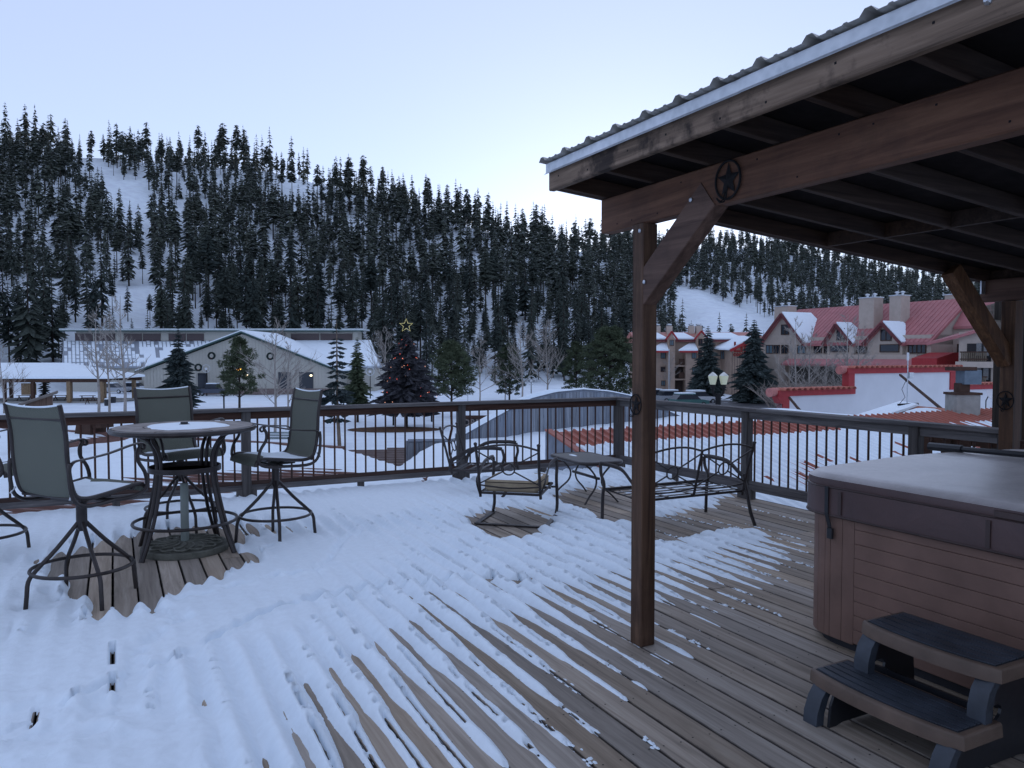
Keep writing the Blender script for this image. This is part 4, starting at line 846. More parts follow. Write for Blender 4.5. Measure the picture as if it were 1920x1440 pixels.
for u, vb, vt, lb in ((1254.5, 752, 655, 'tall thin pale flag pole before the brown condominium'), (877, 770, 704, 'thin white pole in the snow behind the long rail')):
    b = gpt(u, vb); hh = EYE-(vt-HORIZON)/F*b.y-b.z; o = thing('flag_pole', lb, 'pole', b); m = MB(); m.tube([(0,0,0),(0,0,hh)], .06, 6); part('shaft', m, GALV, o); m = MB(); m.lathe([(0,-.1),(.1,0),(0,.1)], 6, (0,0,hh)); part('finial', m, GALV, o)
for u, v, lb in ((737, 797, 'small dark post standing in the snow left of the christmas tree trunk'), (809, 791, 'small dark post in the snow right of the christmas tree trunk'), (419, 770, 'thin grey post in the snow right of the upright bar chair')):
    b = gpt(u, v); o = thing('bollard', lb, 'bollard', b); m = MB(); m.tube([(0,0,-.1),(0,0,.9 if u != 419 else 1.6)], .09, 6); part('shaft', m, IRON, o); m = MB(); m.box((0,0,.95 if u != 419 else 1.65),(.22,.22,.14)); part('cap', m, IRON, o)
# ---------------------------------------------------------------- roofs round the deck
SNOW_ROOF = m_snow('snow_on_roof', bump=.012, sc=28, big=4)
BROWNRIB = m_plain('brown_roof_metal', (.15, .075, .06), .6, .3, var=.2)
REDRIB = m_plain('terracotta_roof_metal', (.36, .12, .085), .55, .3, var=.15)
GREYTRIM = m_plain('grey_gable_boards', (.20, .22, .26), .8, .2, var=.2)
def clip_line(poly, t, rd, pd):
    hs = []; n = len(poly)
    for i in range(n):
        a, b_ = poly[i], poly[(i+1) % n]; ta, tb_ = a[0]*pd[0]+a[1]*pd[1]-t, b_[0]*pd[0]+b_[1]*pd[1]-t
        if (ta > 0) != (tb_ > 0):
            f = ta / (ta - tb_); x, y = a[0]+(b_[0]-a[0])*f, a[1]+(b_[1]-a[1])*f; hs.append(x*rd[0]+y*rd[1])
    return (min(hs), max(hs)) if len(hs) >= 2 else None
def ribbed_roof(name, label, cat, poly, zf, rd, sp, mat, snow=None, rib_h=.03, rib_w=.035, dt=.03, M=90, sheet_drop=.0, mod=None):
    L = math.hypot(*rd); rd = (rd[0]/L, rd[1]/L); pd = (-rd[1], rd[0]); ts = [p[0]*pd[0]+p[1]*pd[1] for p in poly]; t0, t1 = min(ts), max(ts)
    o = thing(name, label, cat); P3 = lambda s, t: (rd[0]*s + pd[0]*t, rd[1]*s + pd[1]*t)
    m = MB(); n = len(poly); top = [(x, y, zf(x, y)) for x, y in poly]; m.add(top + [(x, y, z-.12) for x, y, z in top], [tuple(range(n)), tuple(range(2*n-1, n-1, -1))] + [(i, (i+1)%n, n+(i+1)%n, n+i) for i in range(n)])
    part('roof_sheet', m, mat, o)
    m = MB(); t = math.ceil(t0/sp)*sp
    while t < t1:
        c = clip_line(poly, t, rd, pd)
        if c and c[1]-c[0] > .1:
            vs = []
            for s in (c[0], c[1]):
                for w, h in ((-rib_w, -.002), (-rib_w*.5, rib_h), (rib_w*.5, rib_h), (rib_w, -.002)):
                    x, y = P3(s, t + w); vs.append((x, y, zf(x, y) + h))
            m.add(vs, [(0,1,5,4),(1,2,6,5),(2,3,7,6),(0,3,2,1),(4,5,6,7)])
        t += sp
    part('ribs', m, mat, o, kind='stuff')
    if snow:
        T = np.arange(t0 + .01, t1 - .01, dt); rows = []
        for t in T:
            c = clip_line(poly, t, rd, pd)
            if c and c[1]-c[0] > .05: rows.append((t, c[0], c[1]))
        T = np.array([r[0] for r in rows]); S0 = np.array([r[1] for r in rows]); S1 = np.array([r[2] for r in rows])
        q = np.linspace(0, 1, M)[None, :]; S = S0[:, None] + (S1-S0)[:, None]*q; TT = np.repeat(T[:, None], M, 1)
        X = rd[0]*S + pd[0]*TT; Y = rd[1]*S + pd[1]*TT; Z = np.vectorize(zf)(X, Y)
        edge = np.minimum(np.minimum(S-S0[:, None], S1[:, None]-S), np.minimum(TT-T[0], T[-1]-TT)); th = snow(X, Y)
        fr_ = np.abs(((TT/sp + .5) % 1) - .5); ribb = np.clip(1 - fr_/.24, 0, 1) * .85
        if mod:
            ph = (TT/sp) % 1.0; th = th - np.where((ph > .16) & (ph < .30), np.clip(.014 + mod(X, Y), 0, .08), 0)
        th = th + rib_h*ribb*np.clip(1 - (th-.03)/.12, 0, 1); th = np.where(edge < .06, th*np.clip(edge/.06, 0, 1)**.5 - .01, th)
        n0, n1 = X.shape; i, j = np.meshgrid(np.arange(n0-1), np.arange(n1-1), indexing='ij'); i = i.ravel(); j = j.ravel(); a = i*n1+j
        Fq = np.stack([a, a+1, a+n1+1, a+n1], -1); tf = th.ravel(); keep = tf[Fq].max(1) > -.004; V = np.stack([X.ravel(), Y.ravel(), (Z+th).ravel()], -1)
        link('roof_snow', fastmesh('roof_snow', V, Fq[keep], SNOW_ROOF, True), o)['kind'] = 'stuff'
    return o
def wxy(b, a): p = D(b, a); return (p.x, p.y)
def gauss(X, Y, x, y, sx, sy): return np.exp(-((X-x)/sx)**2 - ((Y-y)/sy)**2)
# left roof with brown ribs
def sL(X, Y):
    n = fbm(X*.7, Y*1.2, 61, 4); a_ = X*AX.x + Y*AX.y; b_ = X*BX.x + Y*BX.y
    peek = np.clip(1.3 - np.abs(a_ - 11.0)/1.2, 0, 1) * np.clip((b_ + 1.2)/1.2, 0, 1) * np.clip((3.6 - b_)/1.0, 0, 1)
    p2 = gauss(X, Y, -8.6, 15.8, .55, 1.6) + gauss(X, Y, -4.9, 8.3, .9, .5) * 1.0
    return .06 + .04*n - .062*np.clip(peek*1.4, 0, 1) - .13*np.clip(p2, 0, 1) + .012*fbm(X*5, Y*5, 77, 2)
polyL = [wxy(-6, 8.82), wxy(3.3, 8.82), (-1.2, 10.9), (-3.13, 14.2), (-16, 20.5), (-20, 18)]
ribbed_roof('low_roof', 'low brown ribbed metal roof under snow just beyond the long deck rail', 'roof', polyL, lambda x, y: -.16 - .012*(y-9), (.968, -.25), .25, BROWNRIB, sL, M=160, rib_h=.035)
m = MB(); m.beam((-16, 20.5, -.30), (-3.13, 14.2, -.24), .12, .22); o = link('eave_board', m.mesh('eave_board', BROWNRIB)); tag(o, 'brown eave board along the far edge of the low snowy roof', 'eave board')
pb = [gp(u, v, -1.3) for u, v in ((585, 846), (775, 842), (790, 885), (700, 905), (600, 870))]
ribbed_roof('lower_roof', 'bare brown grey ribbed roof seen lower down between the two snowy roofs', 'roof', [(p.x, p.y) for p in pb], lambda x, y: -1.3, (1, .05), .5, m_plain('grey_brown_metal', (.16, .12, .11), .6), None, rib_h=.05)
# snow field behind the corner and arched false front
def zS(x, y): return -.30 - .035*(y-11) + .05*x
polyS = [(-.9, 10.2), (-1.75, 12.2), (-2.05, 13.8), (-2.1, 15.2), (-1.75, 18.6), (3.4, 23.6), (9, 28.5), (9.5, 20), (3.2, 11.5), (.6, 10.8)]
def sS(X, Y): return .10 + .10*fbm(X*.5, Y*.5, 15, 4) + .02*fbm(X*4, Y*4, 25, 3)
ribbed_roof('flat_roof', 'flat roof buried in smooth snow between the deck corner and the arched wall', 'roof', polyS, zS, (0, 1), .6, BROWNRIB, sS, rib_h=.01, dt=.08, M=120)
W0 = Vector((-1.2, 19)); WD = Vector((7.3, 7.0)); aw = thing('arched_wall', 'weathered grey board wall with an arched top capped by snow', 'wall', (W0.x, W0.y, -1), math.atan2(WD.y, WD.x)); WL = WD.length
_tu = [(765,824),(850,823),(858,820),(868,814),(920,785),(960,763),(993,746),(1040,734),(1092,729),(1140,733),(1180,741),(1240,765),(1300,790)]
tt, zz = [], []
for u, v in _tu:
    k = (u-960)/F; t = (k*W0.y - W0.x)/(WD.x - k*WD.y); Y = W0.y + WD.y*t; tt.append(t*WL); zz.append(EYE-(v-HORIZON)/F*Y + 1)
bw = .15; s = tt[0]; rr_ = random.Random(4)
while s < tt[-1]:
    h = np.interp(s + bw/2, tt, zz); h0, h1 = np.interp(s+.004, tt, zz), np.interp(s+bw-.006, tt, zz); e = rr_.uniform(0, .012)
    m = MB(); m.prism([(s+.004, -.6), (s+bw-.006, -.6), (s+bw-.006, h1), (s+.004, h0)], .03, O=(0, -e, 0)); part('board', m, GREYWOOD, aw); s += bw
m = MB(); m.tube([(x, .0, z-.05) for x, z in zip(tt, zz)], .03, 4); m.prism([(tt[0], -.6), (tt[-1], -.6)] + [(x, z-.04) for x, z in reversed(list(zip(tt, zz)))], .05, O=(0, .04, 0)); part('backing', m, GREYTRIM, aw)
m = MB(); P = [(x, z) for x, z in zip(tt, zz)]
xs = np.linspace(tt[2], tt[-1], 50)
for x0, x1 in zip(xs[:-1], xs[1:]):
    for (xa, xb_) in ((x0, x1),):
        th = lambda x: .085*np.clip((tt[8]-x)/1.5, .28, 1); za_, zb_ = np.interp(xa, tt, zz), np.interp(xb_, tt, zz)
        m.add([(xa,-.05,za_-.01),(xb_,-.05,zb_-.01),(xb_,.12,zb_-.01),(xa,.12,za_-.01),(xa,-.03,za_+th(xa)),(xb_,-.03,zb_+th(xb_)),(xb_,.10,zb_+th(xb_)),(xa,.10,za_+th(xa))], [(4,5,6,7),(0,1,5,4),(2,3,7,6)])
part('snow_cap', m, FLATSNOW, aw)
# terracotta roof beyond the short rail
RA = 10.4
def zR(x, y): a = x*AX.x + y*AX.y; return min(.0 + (a-9)*.25, .35)
def sR(X, Y):
    a = X*AX.x + Y*AX.y; b_ = X*BX.x + Y*BX.y; n = fbm(b_*.5, a*.9, 71, 4)
    lim = 9.75 - .12*fbm(b_*1.6, a*0, 5, 3) + .0*a; t = .026 + .018*n + .006*fbm(X*4, Y*4, 3, 2)
    t = t - .30*np.clip((a - lim)/.12, 0, 1)
    t = t - .06*gauss(b_, a, 9.3, 5.6, 1.0, 2.4) - .05*np.clip((b_-12.3)/2, 0, 1)*(.5+n)
    return t
polyR = [wxy(6.22, -3), wxy(21, -3), wxy(21, RA), wxy(6.0, RA), wxy(6.0, 8.86), wxy(6.22, 8.80)]
rr = ribbed_roof('terracotta_roof', 'long terracotta ribbed metal roof under snow beyond the short deck rail', 'roof', polyR, zR, (AX.x, AX.y), .17, REDRIB, sR, M=150, rib_h=.036, rib_w=.026, dt=.0165, mod=lambda X, Y: .03*fbm(X*.6, Y*.6, 501, 3) + .024)
m = MB(); n0 = .13
for a0, a1 in ((8.2, RA),):
    p, q = D(5.98, a0), D(5.98, a1); m.add([(p.x, p.y, (a0-9)*.25-.9), (q.x, q.y, .35-.5), (q.x, q.y, .35+.02), (p.x, p.y, (a0-9)*.25+.02)] + [(x - BX.x*.04, y - BX.y*.04, z) for x, y, z in ((p.x, p.y, (a0-9)*.25-.9), (q.x, q.y, -.15), (q.x, q.y, .37), (p.x, p.y, (a0-9)*.25+.02))], [(0,1,2,3),(7,6,5,4),(0,4,5,1),(1,5,6,2),(2,6,7,3),(3,7,4,0)])
part('gable_boards', m, GREYTRIM, rr)
m = MB(); p, q = D(5.99, 8.3, -.17+.03), D(5.99, RA, .39); m.beam(p, q, .12, .03); part('rake_trim', m, REDRIB, rr)
# mass of the building that carries the deck and the roofs
bm_ = thing('restaurant_building', 'brown board walls of the building that carries the deck', 'building', (0, 0, GZ), RB)
m = MB(); m.box((1.9, 3.4, (4.55)/2), (8.0, 10.4, 4.55)); part('wall', m, BROWNSIDE, bm_)
m = MB(); m.box((13.6, 5.0, 1.3), (14.4, 10.0, 2.6)); part('wall', m, BROWNSIDE, bm_)
m = MB(); m.prism([(x, y) for x, y in polyS], 3.9, O=(0,0,0), X=(math.cos(RB), -math.sin(RB), 0), Y=(math.sin(RB), math.cos(RB), 0), N=(0,0,1)); part('wall', m, GREYTRIM, bm_)
m = MB(); m.prism([(x, y) for x, y in polyL], 4.4, O=(0,0,0), X=(math.cos(RB), -math.sin(RB), 0), Y=(math.sin(RB), math.cos(RB), 0), N=(0,0,1)); part('wall', m, BROWNSIDE, bm_)
# --- white mission wall
mw = thing('white_parapet_wall', 'white stepped parapet wall edged in red with scalloped clay coping', 'wall', (9.7, 28.0, 0), RB)
m = MB(); m.prism([(.12,-2.5),(17,-2.5),(17,.28),(10.0,.28),(10.0,1.05),(3.7,1.05),(3.7,.27),(.12,.27)], .25); part('wall', m, WHITEW, mw)
m = MB()
for x0, x1, z0_, z1_ in ((-.12,3.92,.06,.272),(3.56,3.90,.272,.84),(3.48,10.18,.84,1.052),(9.76,10.08,.10,.84),(10.08,17,.08,.285),(.12,.45,-2.5,.06)):
    m.box(((x0+x1)/2, .1, (z0_+z1_)/2), (x1-x0, .36 if z1_-z0_ < .3 else .30, z1_-z0_))
part('red_edging', m, REDTRIM, mw)
m = MB(); m.prism([(-.12,.06),(.12,.06),(.12,-.22),(.02,-.2),(-.1,-.02)], .3, O=(0,-.05,0)); part('corbel', m, REDTRIM, mw)
for x0, x1, zt in ((0.0, 3.75, .27), (3.6, 10.1, 1.05), (10.3, 17.0, .28)):
    k = 0; x = x0 + .1
    while x < x1:
        m = MB(); vs = []
        for e, rr2 in ((-.30, .125), (.46, .105)):
            for q in range(7): t = math.pi*q/6; vs.append((x + rr2*math.cos(t), e, zt + .005 + rr2*math.sin(t)*.8)); 
            for q in range(7): t = math.pi*q/6; vs.append((x + (rr2-.02)*math.cos(t), e, zt + .003 + (rr2-.02)*math.sin(t)*.8))
        fs = [(q, q+1, 15+q, 14+q) for q in range(6)] + [(7+q, 8+q, 22+q, 21+q) for q in range(6)] + [(q, q+1, 8+q, 7+q) for q in range(6)]
        m.add(vs, fs); part('coping_tile', m, TILEM, mw, True); x += .29
for x0, zt in ((-.42, .2), (3.2, .98)):
    m = MB(); m.tube([(x0, .1, zt), (x0+.45, .1, zt+.03)], .15, 10, rs=[.17, .14]); part('end_tile', m, m_plain('pink_tile', (.45,.17,.15), .7) if x0 < 0 else bpy.data.materials['pink_tile'], mw, True)
for p, q, lb in ((at(1688, 703, 29.5), at(1768, 768, 24), 'long dark steel brace leaning on the tall part of the white wall'), (at(1481, 746, 27.8), at(1506, 776, 25.5), 'short dark steel brace at the low left end of the white wall')):
    m = MB(); m.tube([p, q], .05, 6); o = link('steel_brace', m.mesh('steel_brace', DARKWOOD)); tag(o, lb, 'brace')
am = thing('antenna_mast', 'thin antenna mast with a small grey box in front of the white wall', 'antenna', at(1702, 0, 21).xy.to_3d())
def az_(v, Y=21): return EYE-(v-HORIZON)/F*Y
m = MB(); m.tube([(0,0,az_(760)), (0,0,az_(662))], .014, 6); part('mast', m, GALV, am); m = MB(); m.tube([(0,0,az_(676)),(0,0,az_(661))], .03, 6); part('whip', m, WHITEW, am)
m = MB(); m.box((.09,0,az_(704)), (.12,.1,.16)); part('junction_box', m, GALV, am); m = MB(); m.tube([(-.02,.02,az_(712)), (-.14,.02,az_(730)), (-.05,.02,az_(745)), (-.2,0,az_(757))], .008, 4); part('cable', m, IRON, am)
m = MB(); m.beam((-.25,0,az_(759)), (.3,0,az_(757)), .06, .05); part('mast_foot', m, IRON, am)
o = thing('rust_gable_roof', 'small rust orange gable roof half covered by snow before the white wall', 'roof')
A1, A2, A3, A4, A5 = at(1692, 756, 24), at(1580, 790, 21), at(1715, 779, 17.8), at(1722, 762, 20), at(1800, 776, 20)
m = MB(); dz_ = Vector((0,0,-.1)); q = [A1, A2, at(1620, 800, 18), A4]; m.add(q+[p+dz_ for p in q], [(0,1,2,3),(7,6,5,4),(0,4,5,1),(1,5,6,2),(2,6,7,3),(3,7,4,0)]); sl = part('left_slope', m, REDRIB, o)
q2 = [A1*.97+A2*.03+Vector((.0,0,.03)), A2+Vector((.15,0,.04)), at(1625, 798, 18.2)+Vector((0,0,.05)), at(1700, 774, 19)+Vector((0,0,.05)), at(1722, 765, 20)+Vector((0,0,.05))]; m = MB(); m.add(q2+[p+Vector((0,0,.06)) for p in q2], [(5,6,7,8,9),(0,1,6,5),(1,2,7,6),(2,3,8,7),(3,4,9,8),(4,0,5,9)]); part('roof_snow', m, FLATSNOW, o)
q = [A4+Vector((0,0,.01)), at(1780, 766, 22), at(1800, 778, 19), at(1690, 780, 18)]; m = MB(); m.add(q+[p+dz_ for p in q], [(0,1,2,3),(7,6,5,4),(0,4,5,1),(1,5,6,2),(2,6,7,3),(3,7,4,0)]); part('right_slope', m, m_plain('rust_orange', (.30,.09,.04), .7, var=.25), o)
c_ = thing('roof_chimney', 'square concrete chimney with a blue grey metal cowl on the red ribbed roof', 'chimney', (*at(1806, 0, 16.6).xy, 0))
m = MB(); m.box((0,0,.35), (.50,.45,.72)); part('shaft', m, CONC, c_); m = MB(); m.box((0,0,.73), (.56,.5,.05)); part('slab', m, DARKWOOD, c_)
m = MB(); m.box((-.02,0,.84), (.22,.22,.22)); part('neck', m, DARKWOOD, c_); m = MB(); m.box((.10,-.03,1.08), (.36,.34,.30)); part('cowl', m, m_plain('blue_grey_metal', (.12,.16,.20), .45, .5, .4), c_); m = MB(); m.box((-.05,0,1.26), (.46,.4,.08)); part('cap', m, DARKWOOD, c_)
m = MB(); m.lathe([(.5,0),(.38,.08),(.2,.14),(0,.16)], 10, (-.62,.3,.24)); part('snow_drift', m, FLATSNOW, c_)
ds = thing('satellite_dish', 'small pale satellite dish right of the square chimney', 'satellite dish', at(1850, 768, 17.5)); m = MB(); m.tube([(0,0,0),(0,0,.2),(.05,0,.3)], .012, 5); part('stand', m, IRON, ds)
m = MB(); M = Matrix.Rotation(R(60), 3, 'X') @ Matrix.Rotation(R(20), 3, 'Y'); m.lathe([(0,0),(.08,.01),(.12,.03),(.115,.036),(.07,.018),(0,.01)], 12, (.07,0,.33), M); part('reflector', m, WHITEW, ds, True)
vb_ = thing('roof_vent_box', 'wooden box with a sloping grey lid behind the left bar chair', 'roof hatch', at(72, 0, 13.5).xy.to_3d() + Vector((0,0,-.2)), .5)
m = MB(); m.prism([(-.2,0),(.2,0),(.2,1.05),(-.2,.9)], .42, O=(0,-.2,0)); part('box_body', m, m_wood('vent_wood', (.1,.06,.045), (.19,.12,.09), (.26,.18,.14), 'z'), vb_); m = MB(); m.beam((-.3,0,.89), (.28,0,1.1), .56, .035, ch=0); part('lid', m, m_wood('vent_lid', (.12,.1,.09), (.22,.19,.17), (.3,.27,.24), 'x'), vb_)
sb = thing('timber_trough', 'dark timber block with a lump of snow on the left roof', 'timber block', at(152, 0, 17).xy.to_3d() + Vector((0,0,-.3)), -.2); m = MB(); m.prism([(-.22,0),(.2,0),(.2,.34),(-.15,.36)], .5); m.box((.28,.25,.3),(.3,.4,.12)); part('block', m, DARKWOOD, sb); m = MB(); m.lathe([(.12,0),(.1,.06),(0,.09)], 8, (0,-.08,.02)); part('snow_lump', m, FLATSNOW, sb)

# ---------------------------------------------------------------- the deck
BP = .147; GAP0 = -.03; BMIN, BMAX = -2.5, 6.14
dk = thing('deck', None, None, (0,0,0), RB); dk['kind'] = 'structure'
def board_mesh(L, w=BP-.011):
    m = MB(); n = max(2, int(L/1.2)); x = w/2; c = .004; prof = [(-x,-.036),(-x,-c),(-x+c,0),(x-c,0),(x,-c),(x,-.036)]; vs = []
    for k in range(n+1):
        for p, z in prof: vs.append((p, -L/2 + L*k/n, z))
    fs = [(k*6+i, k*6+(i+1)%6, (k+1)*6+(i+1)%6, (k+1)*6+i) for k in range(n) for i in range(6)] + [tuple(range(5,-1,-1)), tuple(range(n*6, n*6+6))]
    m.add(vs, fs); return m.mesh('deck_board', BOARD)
BMS = {}
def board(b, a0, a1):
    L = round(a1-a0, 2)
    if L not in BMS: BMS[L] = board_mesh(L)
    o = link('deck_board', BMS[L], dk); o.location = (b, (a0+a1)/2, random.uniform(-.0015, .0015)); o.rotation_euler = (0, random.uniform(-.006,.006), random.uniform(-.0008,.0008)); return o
nb = int((BMAX-BMIN)/BP); k0 = int((BMIN-GAP0)/BP)
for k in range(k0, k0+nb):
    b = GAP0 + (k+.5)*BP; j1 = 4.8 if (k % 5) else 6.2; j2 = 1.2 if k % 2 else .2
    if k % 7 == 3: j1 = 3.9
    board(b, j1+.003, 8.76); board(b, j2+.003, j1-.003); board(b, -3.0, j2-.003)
m = MB(); m.beam((BMIN, 8.785, -.10), (BMAX, 8.785, -.10), .04, .19); part('rim_board', m, BOARD_EDGE, dk); m = MB(); m.beam((BMAX+.02, -3, -.10), (BMAX+.02, 8.78, -.10), .04, .19); part('rim_board', m, GREY_RAIL_Y, dk)
m = MB()
a = -2.9
while a < 8.7: m.box(((BMIN+BMAX)/2, a, -.12), (BMAX-BMIN-.1, .045, .16)); a += .41
part('joists', m, PLY, dk, kind='stuff'); m = MB(); m.box(((BMIN+BMAX)/2, 2.8, -.28), (BMAX-BMIN, 11.4, .1)); part('subfloor', m, TUB_DARK, dk)
# screw heads
m = MB(); rr_ = random.Random(8)
for k in range(k0+18, k0+nb):
    for ja in range(0, 14):
        aa = .35 + ja*.41
        for s in (-.04, .04):
            c = (GAP0+(k+.5)*BP+s, aa+rr_.uniform(-.008,.008), .0018); m.add([(c[0]+.0042*math.cos(t*1.047), c[1]+.0042*math.sin(t*1.047), c[2]) for t in range(6)], [tuple(range(6))])
part('screw_heads', m, IRON, dk, kind='stuff')

# ---------------------------------------------------------------- snow on the deck
CP = [(-.22, [(1050,1440),(1090,1380),(1160,1258),(1240,1230),(1300,1180),(1345,1140),(1425,1112),(1490,1080),(1540,1030),(1010,1440),(1180,1300)]),
      (-1.3, [(1300,1400),(1400,1250),(1500,1150),(1540,1120),(1200,1440),(1500,1400),(1700,1300),(1900,1400),(1700,1000),(1900,1000),(1450,1180),(1560,1060),(1250,1330),(1600,960),(1600,930)]),
      (.78, [(520,1440),(600,1310),(660,1270),(740,1262),(790,1205),(850,1160),(905,1135),(950,1100),(1005,1085),(1060,1064),(1150,1030),(1250,1036),(1330,1018),(1385,1008)]),
      (.28, [(800,1420),(900,1310),(1000,1210),(1100,1140),(1200,1115),(1350,1070),(950,1400),(760,1440),(1440,1045)]),
      (1.05, [(430,1440),(480,1310),(600,1215),(700,1160),(850,1085),(1000,1030),(1100,1005),(1180,995),(560,1260)]),
      (1.5, [(60,1105),(20,1085),(485,1082),(560,1050),(650,1045),(455,1112),(0,1040),(520,1110),(90,1010),(380,1120),(100,1440),(200,1220),(400,1120),(500,1030),(700,960),(850,935),(300,1440),(20,1300),(60,1150),(20,1010),(300,970),(550,960),(760,930),(500,1180),(150,980)]),
      (1.15, [(850,985),(865,1002),(1000,943),(860,940),(1060,905),(1000,925),(950,940),(870,960),(780,1010),(860,1010),(1150,900),(1200,905)]),
      (-1.6, [(150,1078),(220,1080),(290,1085),(350,1065),(400,1052),(300,1040),(350,1035),(260,1095),(190,1066),(230,1100),(300,1105)]),
      (-1.1, [(930,984),(975,990),(905,988),(1005,984),(960,998),(950,970),(1075,940),(1090,948),(1135,946),(1165,955),(1110,935),(1190,975)]),
      (-.7, [(1150,975),(1230,1005),(1270,1002),(1310,995),(1280,975),(1350,968),(1230,985),(1400,958),(1440,985),(1480,1005),(1500,975),(1460,950),(1520,1000),(1380,985)]),
      (.85, [(1060,985),(1085,972),(1045,957),(1035,945),(1150,998),(1100,995),(1250,935),(1290,945),(1250,920),(1080,985),(1130,1005),(1040,1000)]),
      (.5, [(1290,1035),(1350,1010),(1400,1005),(1230,960),(1320,925),(1240,965)])]
ctr = []; cvs = []
for s, pts in CP:
    for u, v in pts: a, b = to_ab(gp(u, v)); ctr.append((b, a)); cvs.append(s)
for b, a, s in ((-2, 8.5, 1.5), (-2.4, 5, 1.5), (-2, 2.5, 1.5), (0, 1.5, 1.5), (1.2, 1.5, .9), (2.6, 1.2, -.6), (6, 6, -1), (6, 4.5, -1.2), (5.6, 7.2, -.8)): ctr.append((b, a)); cvs.append(s)
ctr = np.array(ctr); cvs = np.array(cvs)
prof = [0, .0045, .010, .018, .028, .040, .052, .063, .0735]; offs = sorted(set([-x for x in prof[1:-1]] + prof))
cols = []
kk0 = int((BMIN-GAP0)/BP)+1
for k in range(kk0, kk0+nb-1): cols += [(GAP0+k*BP+o_, k, abs(o_)) for o_ in offs if True]
cb = np.array([c[0] for c in cols]); ck = np.array([c[1] for c in cols]); cd_ = np.array([c[2] for c in cols])
ra = np.concatenate([np.arange(1.2, 5.6, .013), np.arange(5.6, 8.735, .02)]); B, A = np.meshgrid(cb, ra); K = np.repeat(ck[None, :], len(ra), 0); DD = np.repeat(cd_[None, :], len(ra), 0)
S = np.zeros(B.shape); Wt = np.zeros(B.shape)
for (b, a), s in zip(ctr, cvs):
    w = 1/((B-b)**2 + (A-a)**2*.9 + .004)**2.2; S += w*s; Wt += w
S /= Wt
S += .17*fbm(B*1.1, A*1.1, 101, 3) + .15*fbm(K*.83+.37, A*2.2, 103, 3) + .10*fbm(B*9, A*9, 105, 2)
amp = np.interp(S, [-1, 0, .85, 1.15, 1.40], [.032, .035, .032, .020, .004]); rg_ = np.cos(np.pi*DD/.0735)
late = fbm(B*3, A*1.3, 107, 3)
h = .055*S + amp*rg_ - .016 + .010*late*(S > 0) + .006*fbm(B*14, A*9, 109, 3) + .0022*fbm(B*60, A*60, 111, 2)
h = np.where(S > 1.0, h - .035*(S-1.0), h)
h = np.minimum(h, .078 + .012*late)
# slits along the gaps
sl = vnoise(K*7.13, A*3.6, 113)+.5; s2 = fbm(K*3.7, A*26, 115, 2); open_ = np.clip((sl*.9 + s2*.45 - np.interp(S, [-.3, .2, .8, 1.2, 1.5], [.40, .38, .48, .74, .98]))*9, 0, 1) * (S < 1.6)
h = np.where(DD < .0105, h*(1-open_*np.where(DD < .006, 1.0, .92)) - .02*open_*(DD < .006), h)
dm = np.clip((vnoise(K*5.3, A*34, 117)+.5 - .48)*4, 0, 1)*np.clip((sl-.25)*2, 0, 1)*np.interp(S, [0, .5, 1.1, 1.4], [1, 1, .8, 0]); h = np.where(DD < .019, h - .021*dm*(1 - DD/.026), h)
# animal trails and scuffs
def trail(px, w, d, seed):
    global h
    P = [to_ab(gp(u, v)) for u, v in px]; dist = np.full(B.shape, 9.)
    for (a0, b0), (a1, b1) in zip(P[:-1], P[1:]):
        L2 = (b1-b0)**2+(a1-a0)**2; t = np.clip(((B-b0)*(b1-b0)+(A-a0)*(a1-a0))/L2, 0, 1); dist = np.minimum(dist, np.hypot(B-(b0+(b1-b0)*t), A-(a0+(a1-a0)*t)))
    dist = dist + .03*fbm(B*5, A*5, seed, 3); n = fbm(B*11, A*11, seed+3, 3)
    h = h - d*np.exp(-(dist/w)**2)*np.clip(.75+1.6*n, .1, 1.7)*(h > 0) + d*.30*np.exp(-((dist-w*1.7)/(w*.6))**2)*np.clip(.5+n*1.5, 0, 1)*(h > 0)
trail([(-60,1430),(60,1372),(130,1330),(200,1300),(330,1250),(420,1205),(500,1166),(600,1132),(700,1114),(760,1108),(850,1096),(940,1092),(1000,1098)], .026, .085, 201)
trail([(230,1330),(255,1235),(300,1190),(330,1178),(300,1160),(220,1158),(150,1170)], .05, .055, 211)
trail([(540,1092),(600,1083),(640,1022),(690,1000)], .035, .045, 221)
trail([(330,1138),(420,1118),(520,1092)], .035, .04, 231)
a_, b_ = to_ab(gp(60, 1390)); scf = np.exp(-((B-b_)/.55)**2-((A-a_)/.35)**2); h -= .13*scf*np.clip(fbm(B*6, A*6, 241, 3)+.15, -.25, 1)
for u, v, r_ in ((75,1150,.09),(100,1135,.05),(205,1150,.03),(207,1122,.03),(175,1155,.05),(36,1155,.05),(245,1112,.04),(245,1128,.03),(500,1036,.03),(444,1022,.03),(585,1012,.03)):
    a_, b_ = to_ab(gp(u, v)); h -= .045*np.exp(-((B-b_)**2+(A-a_)**2)/r_**2)
for u0, v0, v1 in ((201,1228,1272),(198,1288,1325),(127,1320,1336),(326,1244,1250)):     # dark slots where the snow fell through a board gap
    (a0, b0), (a1, b1) = to_ab(gp(u0, v0)), to_ab(gp(u0, v1)); kq = round((b0-GAP0)/BP); lo_, hi_ = min(a0, a1), max(a0, a1)
    h = np.where((K == kq) & (DD < .0105) & (A > lo_) & (A < hi_), -.03, h)
h = np.where((S > 1.0) & (DD > .012), np.maximum(h, .012 + .01*fbm(B*8, A*8, 777, 2)), h)
h = h - np.clip((A-8.66)/.07, 0, 1)**2*(.05+.03*fbm(B*6, A*6, 301, 2)) 
h = np.where(B > 6.06, h-.05, h)
